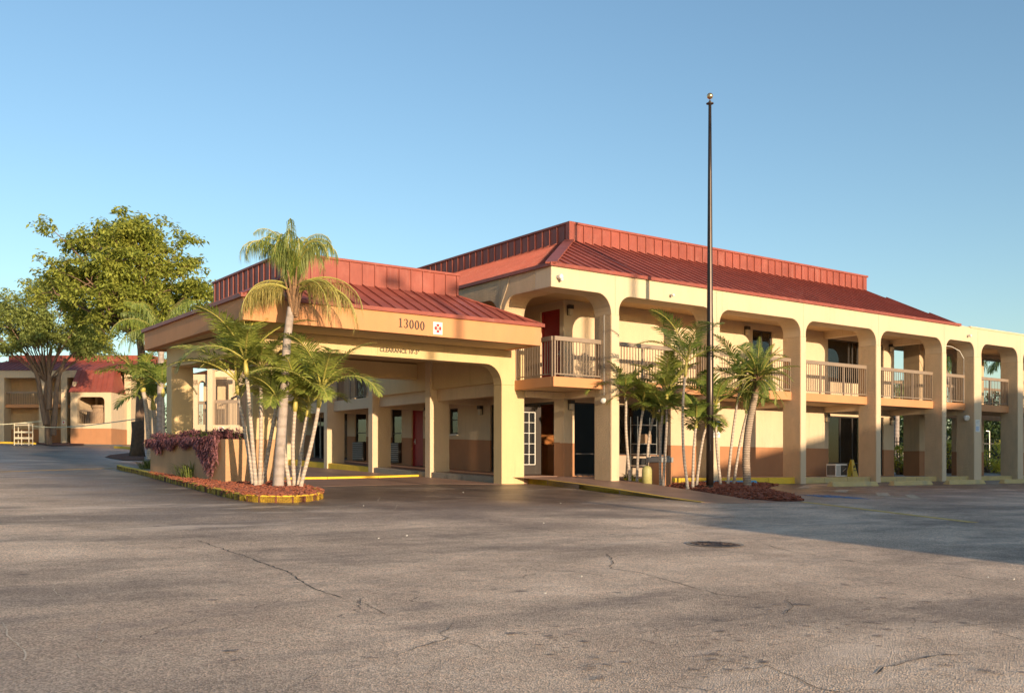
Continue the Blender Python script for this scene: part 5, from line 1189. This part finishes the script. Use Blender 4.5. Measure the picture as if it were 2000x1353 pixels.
# signs on the columns
def sign_on(name, label, px0, px1, py0, py1, y, m, th=.012):
    a = ony(px0, py1, y); b = ony(px1, py0, y); T = thing(name, label, 'sign', (a[0], y, a[2])); mb = MB(); mb.box(a[0], b[0], y - th, y - .002, a[2], b[2]); mb.build('plate', m, T); return T, a, b
T, a, b = sign_on('disabled_parking_sign', 'blue disabled parking sign on the column behind the flagpole', 1391, 1406, 822, 836, -.01, 'bluesign')
c = Vector(((a[0] + b[0]) / 2 + .02, -.03, (a[2] + b[2]) / 2)); w = (b[0] - a[0]); h = b[2] - a[2]; mb = MB()
mb.lathe((0, 0, 0), [(.001, 0)], 3) if False else None
A = [2 * PI * i / 20 for i in range(21)]
mb.tube([(c.x + w * .26 * math.cos(t) - w * .02, -.028, c.z - h * .14 + h * .24 * math.sin(t)) for t in A[10:] + A[1:5]], .009, 5); mb.tube([(c.x - w * .05, -.028, c.z + h * .26), (c.x - w * .02, -.028, c.z), (c.x + w * .16, -.028, c.z - h * .02), (c.x + w * .26, -.028, c.z - h * .3)], .010, 5); mb.tube([(c.x - w * .06, -.028, c.z + h * .36), (c.x - w * .055, -.028, c.z + h * .42)], .02, 8); mb.build('wheelchair_symbol', 'white', T)
T, a, b = sign_on('parking_fine_sign', 'small white parking notice directly under the blue disabled sign', 1391, 1406, 837.5, 854, -.01, 'white'); mb = MB()
for k in range(4): z = b[2] - (b[2] - a[2]) * (.2 + .19 * k); mb.box(a[0] + .05, b[0] - .05 - .05 * (k % 2), -.026, -.0225, z - .012, z + .018)
mb.build('printed_lines', 'inkgrey', T)
for (nm, lab, p0, p1, n) in (('upper', 'upper white notice plate on the column right of the narrow opening', 819.5, 830, 3), ('lower', 'lower white notice plate on the column right of the narrow opening', 831, 843, 5)):
    T, a, b = sign_on('notice_sign', lab, 1905, 1913, p0, p1, -.01, 'white'); mb = MB()
    for k in range(n): z = b[2] - (b[2] - a[2]) * (.15 + .75 * k / n); mb.box(a[0] + .04, b[0] - .04 - .06 * (k % 2), -.026, -.0225, z - .02, z)
    mb.build('printed_lines', 'inkgrey' if nm == 'upper' else 'bluesign', T)
T, a, b = sign_on('notice_sign', 'small square notice on the column of the far wing', 0, 1, 0, 1, 0, 'white') if False else (None, None, None)
ws_ = WT((wu(124), -.02, wz(825))); mb = MB(WT); mb.box(wu(122), wu(127.5), -.05, -.004, wz(828), wz(821)); T = mb.build('emblem_sign', 'white', origin=ws_); tag(T, 'small white sign with red diamond emblem on the far wing column', 'sign')
mb = MB(WT); uc, zc_ = wu(124.75), wz(824.5); mb.prism([(uc - .09, zc_), (uc, zc_ - .11), (uc + .09, zc_), (uc, zc_ + .11)], 'y', -.06, -.052); mb.build('emblem', 'redink', T)
# wheel stops
def stop(px0, px1, py, m, label, y=None, w=.30, h=.16):
    a = Vector(G(px0, py)); b = Vector(G(px1, py)); yy = y if y is not None else (a.y + b.y) / 2; x0, x1 = ony(px0, py, yy)[0], ony(px1, py, yy)[0]
    c = Vector(((x0 + x1) / 2, yy, gz((x0 + x1) / 2, yy))); mb = MB(); s = .07
    P = [(yy - w / 2, 0), (yy + w / 2, 0), (yy + w / 2 - s, h), (yy - w / 2 + s, h)]
    mb.hexa([(x0, P[0][0], c.z - .02), (x1, P[0][0], c.z - .02), (x1, P[1][0], c.z - .02), (x0, P[1][0], c.z - .02), (x0 + .08, P[3][0], c.z + h), (x1 - .08, P[3][0], c.z + h), (x1 - .08, P[2][0], c.z + h), (x0 + .08, P[2][0], c.z + h)])
    tag(mb.build('wheel_stop', m, bevel=.02, origin=tuple(c)), label, 'wheel stop', 'wheel stops along the walkway')
stop(1620, 1711, 948, 'paleyellow', 'faded yellow wheel stop below the air conditioner bay', -1.7)
stop(1740, 1817, 947, 'paleyellow', 'faded yellow wheel stop in front of the stair passage bay', -1.7)
stop(1848, 1920, 946.5, 'paleyellow', 'faded yellow wheel stop in front of the narrow stair opening', -1.75)
stop(1956, 2030, 946, 'paleyellow', 'rightmost faded yellow wheel stop, cut by the picture edge', -1.8)
stop(1374, 1476, 951, 'bluep', 'blue painted wheel stop behind the flagpole and palms', -1.15, .34, .22)
# white trolley on the far side
D = 75.; c0 = Vector(atD(46, 871, D)); g0 = gz(c0.x, c0.y); MT['cartw'] = mat('offwhite_cart_paint', (.50, .44, .33), .6, .1, 4); CT = thing('luggage_cart', 'white metal cart rack standing before the far motel wing', 'cart', (c0.x, c0.y, g0)); R3, F3 = Vector(RT), Vector(FW); hw, hh2 = .54, 1.78
mb = MB()
for sx_ in (-1, 1):
    for sy_ in (-.3, .3): p = c0 + R3 * hw * sx_ + F3 * sy_; p.z = g0; mb.tube([p + Vector((0, 0, .08)), p + Vector((0, 0, hh2 - .1))], .035, 6)
p = c0 - F3 * .3; p.z = g0; mb.tube([p + Vector((0, 0, .1)), p + Vector((0, 0, 1.2))], .03, 6)
mb.build('frame', 'cartw', CT); mb = MB()
for z, tt in ((.18, .05), (.55, .14), (1.0, .12), (1.55, .06), (1.68, .05)):
    p0 = c0 - R3 * hw; p1 = c0 + R3 * hw; p0.z = p1.z = g0 + z; mb.rib(p0, p1, F3, Vector((0, 0, 1)), .62, tt)
build_each(mb, 'shelf', 'cartw', CT)
# caution tape between trees and across the lot
D1 = 76.; MT['tape'] = mat('pale_caution_tape', (.62, .6, .42), .6, .1, 2)
mb = MB(); tw = smooth_path([Vector(atD(-20, 829, 78)), Vector(atD(20, 828, 78)), Vector(atD(50, 825, 78)), Vector(atD(80, 822.5, 80))], 2)
mb.tube(tw, .035, 5); tag(mb.build('caution_tape', 'tape', origin=tuple(tw[0])), 'thin pale tape stretched from the left edge to the twisted tree', 'tape')
mb = MB(); tw = smooth_path([Vector(atD(55, 831.5, 80)), Vector(atD(105, 835, 78)), Vector(atD(160, 832, 70)), Vector(atD(215, 825, 62)), Vector(atD(267, 818, 55))], 2)
mb.tube(tw, .032, 5); tag(mb.build('caution_tape', 'tape', origin=tuple(tw[0])), 'sagging pale tape stretched between the twisted tree and the big tree trunk', 'tape')
mb = MB(); q = Vector(atD(268, 840, 54.4)); gq = gz(q.x, q.y)
mb.tube([(q.x, q.y, gq - .1), (q.x, q.y, gq + .5), (q.x + .05, q.y, gq + 1.4), (q.x, q.y, gq + 1.9)], [.46, .36, .33, .32], 12); wr = mb.build('trunk_wrap', 'darkbark', bpy.data.objects['broadleaf_tree'], smooth=True)
wr['label'] = 'dark charred lower bark'
# mulch ring and kerbs at the far wing
def patch(name, pts, m, dz, kind='structure'): return sheet(name, [Gp(*p) for p in pts], m, dz)
patch('tree_mulch', [(62, 866), (100, 871), (165, 870), (160, 861), (110, 857), (75, 858)], 'mulch', .06)
patch('gravel_strip', [(160, 870), (240, 871.5), (238, 866), (165, 864)], 'curb', .02)
patch('tree_mulch', [(205, 893), (240, 899), (282, 899), (282, 889), (250, 885), (215, 889)], 'mulch', .03)
kerb_strip('far_kerb', resample([Vector(G(-40, 861, .15)), Vector(G(30, 863, .15)), Vector(G(68, 864, .15))], 2.), 'yellow', .2, depth=.25)
kerb_strip('far_kerb', resample([Vector(G(222, 871, .15)), Vector(G(240, 872, .15)), Vector(G(262, 874, .15))], 1.6), 'yellow', .3, depth=.25)
# painted markings
def stripe(a, b, w, m='paleyellow', name='painted_line', dz=.008):
    a, b = Vector(a), Vector(b); d = (b - a).normalized(); s = Vector((-d.y, d.x, 0)) * w / 2; sheet(name, [a - s, b - s, b + s, a + s], m, dz)
def wornpaint(name, col, lo, hi):
    m, nt, b, out = newmat(name); co = coords(nt); b.inputs['Base Color'].default_value = (*col, 1); b.inputs['Roughness'].default_value = .85
    t = nt.nodes.new('ShaderNodeBsdfTransparent'); mx = nt.nodes.new('ShaderNodeMixShader'); n = noise(nt, co, 5, 6, .8, lo, hi); nt.links.new(n, mx.inputs[0]); nt.links.new(b.outputs[0], mx.inputs[1]); nt.links.new(t.outputs[0], mx.inputs[2]); nt.links.new(mx.outputs[0], out.inputs[0]); return m
MT['worn'] = wornpaint('worn_yellow_paint', (.70, .48, .15), .5, .95); MT['wornb'] = wornpaint('worn_blue_paint', (.10, .26, .5), .38, .6); MT['wornw'] = wornpaint('worn_pale_paint', (.6, .5, .36), .42, .8); MT['linefar'] = wornpaint('worn_far_paint', (.38, .25, .10), .5, .9)
def gl(x0, y0, x1, y1): return Gp(x0, y0), Gp(x1, y1)
stripe(*gl(1568, 980, 1900, 1020), .24, 'worn'); stripe(*gl(1500, 949, 1810, 975), .09, 'wornw'); stripe(*gl(1590, 948, 1860, 965), .08, 'wornw')
stripe(*gl(1568, 953, 1578, 949), .3, 'wornw'); stripe(*gl(1640, 961, 1650, 956), .35, 'wornw'); stripe(*gl(1727, 969, 1722, 962), .35, 'wornw'); stripe(*gl(1790, 974, 1776, 966), .3, 'wornw')
sheet('painted_blue_symbol', [Gp(1565, 966), Gp(1600, 970), Gp(1700, 975), (Gp(1680, 972)), Gp(1620, 967)], 'wornb', .008)
stripe(Gp(0, 921), Gp(222, 914), .28, 'linefar')
# manhole
mh = Vector(G(1397, 1063)); MH = thing('manhole_cover', 'round rusty manhole cover set in the asphalt', 'manhole cover', (mh.x, mh.y, mh.z)); r_ = .36
def disk(mb, r0, r1, z, n=40, m=0):
    vs = []; fs = []
    for i in range(n):
        t = 2 * PI * i / n
        for r in (r0, r1): x, y = mh.x + r * math.cos(t), mh.y + r * math.sin(t); vs.append((x, y, gz(x, y) + z))
    for i in range(n): j = (i + 1) % n; fs.append((2 * i, 2 * i + 1, 2 * j + 1, 2 * j))
    mb.add(vs, fs, m)
MT['iron'] = mat('rusty_iron', (.07, .045, .035), .6, .4, 9, .8, 60, .01)
mb = MB(); disk(mb, r_ * 1.02, r_ * 1.14, .012); mb.build('rim', 'curb', MH); mb = MB(); disk(mb, .0, r_ * .99, .008); mb.build('lid', 'iron', MH); mb = MB()
for rr in (.25, .5, .75): disk(mb, r_ * rr, r_ * (rr + .07), .014, 30)
for k in range(12):
    a = k * PI / 6; p = Vector((mh.x + r_ * .3 * math.cos(a), mh.y + r_ * .3 * math.sin(a), 0)); q = Vector((mh.x + r_ * .95 * math.cos(a), mh.y + r_ * .95 * math.sin(a), 0)); p.z = gz(p.x, p.y) + .009; q.z = gz(q.x, q.y) + .009; mb.rib(p, q, (-math.sin(a), math.cos(a), 0), (0, 0, 1), .02, .006)
mb.build('raised_pattern', 'iron', MH)
# main asphalt cracks
MT['crack'] = mat('asphalt_crack', (.06, .05, .042), .95, .2, 5); MT['palecrack'] = mat('filled_crack', (.66, .53, .40), .95, .3, 8)
def crack(pts, w, m='crack'):
    random.seed(int(pts[0][0] * 3 + pts[0][1])); P = [Vector(G(x, y)) for x, y in pts]; Q = [P[0]]
    for a, b in zip(P, P[1:]):
        L = (b - a).length; n = max(2, int(L / .10))
        for i in range(1, n + 1): Q.append(a.lerp(b, i / n) + Vector((U(-.02, .02), U(-.02, .02), 0)) * (1 if i < n else .3) * min(2.2, 1 + L * .2))
    vs = []; fs = []
    for i, p in enumerate(Q):
        d = (Q[min(i + 1, len(Q) - 1)] - Q[max(0, i - 1)]).normalized(); s = Vector((-d.y, d.x, 0)) * w * .62 * U(.25, 1.1) * (1.1 if m == 'palecrack' else 1) * (.3 if i in (0, len(Q) - 1) else 1)
        for q in (p - s, p + s): vs.append((q.x, q.y, gz(q.x, q.y) + .005))
    for i in range(len(Q) - 1): fs.append((2 * i, 2 * i + 1, 2 * i + 3, 2 * i + 2))
    CR[m].add(vs, fs)
CR = {'crack': MB(), 'palecrack': MB()}
for pts, w in (([(385, 1055), (470, 1083), (560, 1115), (610, 1148), (668, 1168)], .012), ([(1183, 1080), (1198, 1095), (1192, 1110), (1250, 1118), (1330, 1140), (1400, 1160), (1470, 1168)], .012), ([(1500, 1065), (1560, 1080), (1700, 1102), (1850, 1122), (1960, 1140)], .011), ([(1410, 1315), (1500, 1300), (1600, 1345), (1650, 1353)], .012), ([(1710, 1318), (1725, 1303), (1770, 1292), (1830, 1280), (1900, 1275)], .014),
               ([(770, 1285), (800, 1270), (875, 1246), (860, 1235), (895, 1215)], .008), ([(875, 1246), (930, 1260), (960, 1275)], .006), ([(905, 1005), (1010, 1025), (1110, 1042)], .010), ([(1060, 1003), (1180, 1022), (1350, 1045)], .010), ([(700, 1172), (730, 1188), (760, 1205)], .006), ([(1380, 1285), (1420, 1292), (1500, 1300)], .006), ([(1240, 1245), (1300, 1262)], .008), ([(1540, 1170), (1550, 1185), (1530, 1200)], .01), ([(1300, 1230), (1420, 1213), (1560, 1190)], .005), ([(1900, 1225), (1960, 1238), (2000, 1252)], .009), ([(1740, 1222), (1800, 1230), (1980, 1212)], .006), ([(560, 1350), (600, 1325), (620, 1312)], .006)): crack(pts, w)
for pts, w in (([(5, 1215), (20, 1245), (50, 1275), (45, 1290), (0, 1292)], .010), ([(195, 1210), (192, 1240), (208, 1268)], .008), ([(150, 1275), (165, 1292), (220, 1308), (270, 1300)], .009), ([(20, 1333), (70, 1315), (118, 1296)], .007), ([(98, 1130), (110, 1160), (138, 1178)], .006), ([(505, 975), (590, 1000), (680, 1003), (740, 1006)], .012), ([(650, 1000), (665, 990), (738, 978), (742, 970)], .014), ([(738, 1003), (770, 995), (776, 985)], .010), ([(40, 995), (85, 1013)], .012)): crack(pts, w, 'palecrack')
for k, v in CR.items(): tag(v.build('asphalt_cracks', k), kind='structure')
# dark oil stains and drips
MT['stain'] = wornpaint('oil_stain', (.21, .165, .135), .33, .58)
random.seed(21); mb = MB(); done = 0
for cx0, cy0, sx0, sy0, n in ((1430, 1270, 60, 45, 26), (1400, 1300, 50, 30, 10), (1660, 1225, 110, 30, 34), (1100, 1255, 90, 30, 16), (1040, 1240, 60, 20, 6), (720, 1284, 24, 5, 3), (480, 1275, 60, 12, 6), (1660, 1140, 50, 10, 5), (1550, 1180, 80, 20, 8), (1180, 1310, 90, 30, 14), (1900, 1300, 80, 40, 9), (1800, 1170, 120, 25, 9), (560, 1180, 160, 30, 7), (300, 1010, 160, 20, 6)):
    for _ in range(n):
        g = Vector(G(cx0 + random.gauss(0, sx0 * .6), min(1350, cy0 + random.gauss(0, sy0 * .6)))); r = U(.012, .045) * (1.7 if rnd() < .12 else 1); k = 9; a0 = U(0, 6); P = []
        for i in range(k): a = 2 * PI * i / k; q = r * U(.6, 1.25); P.append((g.x + q * math.cos(a) * 1.3, g.y + q * math.sin(a)))
        mb.add([(x, y, gz(x, y) + .0045 + .00004 * done) for x, y in P], [tuple(range(k))]); done += 1
tag(mb.build('oil_stains', 'stain'), kind='structure')
# litter flecks and small debris
mb = MB(); random.seed(5)
for px, py in [(795, 1047), (740, 1052), (1135, 1127), (1065, 1160), (1062, 1022), (1095, 983), (1980, 1132), (1930, 1128), (5, 931), (306, 932), (710, 988), (1340, 989), (905, 962)]:
    g = Vector(G(px, py)); a = U(0, 3); s = U(.008, .018); mb.slab([(g.x + s * math.cos(a + k * PI / 2) * U(.6, 1.2), g.y + s * math.sin(a + k * PI / 2) * U(.6, 1.2), g.z + U(.012, .02)) for k in range(4)], .008)
tag(mb.build('litter_flecks', 'white'), kind='stuff')

# ================================================================== OUT OF FRAME (they throw the shadows seen in the picture)
OB = thing('warehouse', 'plain gabled warehouse behind the viewer whose shadow crosses the right of the lot', 'building', (20, -52, -2))
TS = .06; by = -45.
mb = MB(); bz_ = lambda x, h: h
xl = -5.4 - TS * (-14 - by)
hl = -.33 + .131 * (-9.4 - by)
mb.prism([(xl, -3), (60, -3), (60, 6.8), (24, 10.0), (xl + 13, hl + 2.3), (xl + 2.5, hl + .1), (xl, hl - .2)], 'y', by - 14, by); mb.build('walls', 'pinkwall', OB)
mb = MB(); mb.box(xl + 6, xl + 9, by, by + .05, -1, 1.6); mb.box(xl + 14, xl + 18, by, by + .05, -1, 2.2); build_each(mb, 'loading_door', 'grey', OB)
def lotlamp(x, y, h, label):
    g = gz(x, y); T = thing('lot_lamp', label, 'street lamp', (x, y, g), 'parking lot lamps behind the viewer'); mb = MB(); mb.tube([(x, y, g), (x, y, h)], [.16, .1], 10); mb.build('pole', 'pole', T); mb = MB()
    mb.tube([(x - .9, y, h + .3), (x - .4, y, h), (x, y, h - .1), (x + .4, y, h), (x + .9, y, h + .3)], .07, 6); mb.build('arm', 'pole', T)
    for s in (-1, 1): mb = MB(); mb.box(x + s * 1.15 - .3, x + s * 1.15 + .3, y - .3, y + .3, h + .25, h + .5); mb.build('lamp_head', 'dark', T)
ly = -42.; lotlamp(-2.78 - TS * (.73 - ly), ly, 5.95 + .131 * (3.2 - ly) - .3, 'twin head lot lamp behind the viewer, shadow on the canopy'); lotlamp(3.3 - TS * (0 - ly), ly, 9.6 + .131 * (4 - ly), 'taller twin head lot lamp behind the viewer, shadow on the main roof')

# ================================================================== LIGHT, SKY, CAMERA
el = math.atan(.131 * math.cos(math.atan(TS))); azs = math.atan(TS)      # sun travels (sin azs, cos azs)
S = bpy.data.lights.new('sun', 'SUN'); S.energy = 4.0; S.angle = math.radians(.5); S.color = (1., .76, .50); so = bpy.data.objects.new('sun', S); COL.objects.link(so)
dirv = Vector((math.sin(azs) * math.cos(el), math.cos(azs) * math.cos(el), -math.sin(el))); so.rotation_euler = dirv.to_track_quat('-Z', 'Y').to_euler(); so.location = (-20, -60, 30)
Wd = bpy.data.worlds.new('World'); scene.world = Wd; Wd.use_nodes = True; nt = Wd.node_tree; bg = nt.nodes['Background']
sky = nt.nodes.new('ShaderNodeTexSky'); sky.sky_type = 'NISHITA'; sky.sun_disc = False; sky.sun_elevation = el
sx_, sy_ = -dirv.x, -dirv.y; sky.sun_rotation = math.atan2(sx_, sy_); sky.altitude = 0; sky.air_density = 1.0; sky.dust_density = .7; sky.ozone_density = 1.8
nt.links.new(mixc(nt, 1., sky.outputs[0], (.92, .99, 1.03), 'MULTIPLY'), bg.inputs[0]); bg.inputs[1].default_value = .15
cam = bpy.data.cameras.new('camera'); co = bpy.data.objects.new('camera', cam); COL.objects.link(co); scene.camera = co
co.location = tuple(C); co.rotation_euler = (PI / 2, 0, -CA); cam.sensor_width = 36; cam.lens = 36 * CF / 2000; cam.shift_y = (CYH - 676.5) / 2000; cam.clip_end = 2000; cam.clip_start = .05
scene.view_settings.view_transform = 'Standard'; scene.view_settings.look = 'None'; scene.view_settings.exposure = .74; scene.view_settings.gamma = 1
scene.render.engine = 'CYCLES'; scene.cycles.max_bounces = 6; scene.cycles.transparent_max_bounces = 12; scene.cycles.diffuse_bounces = 4
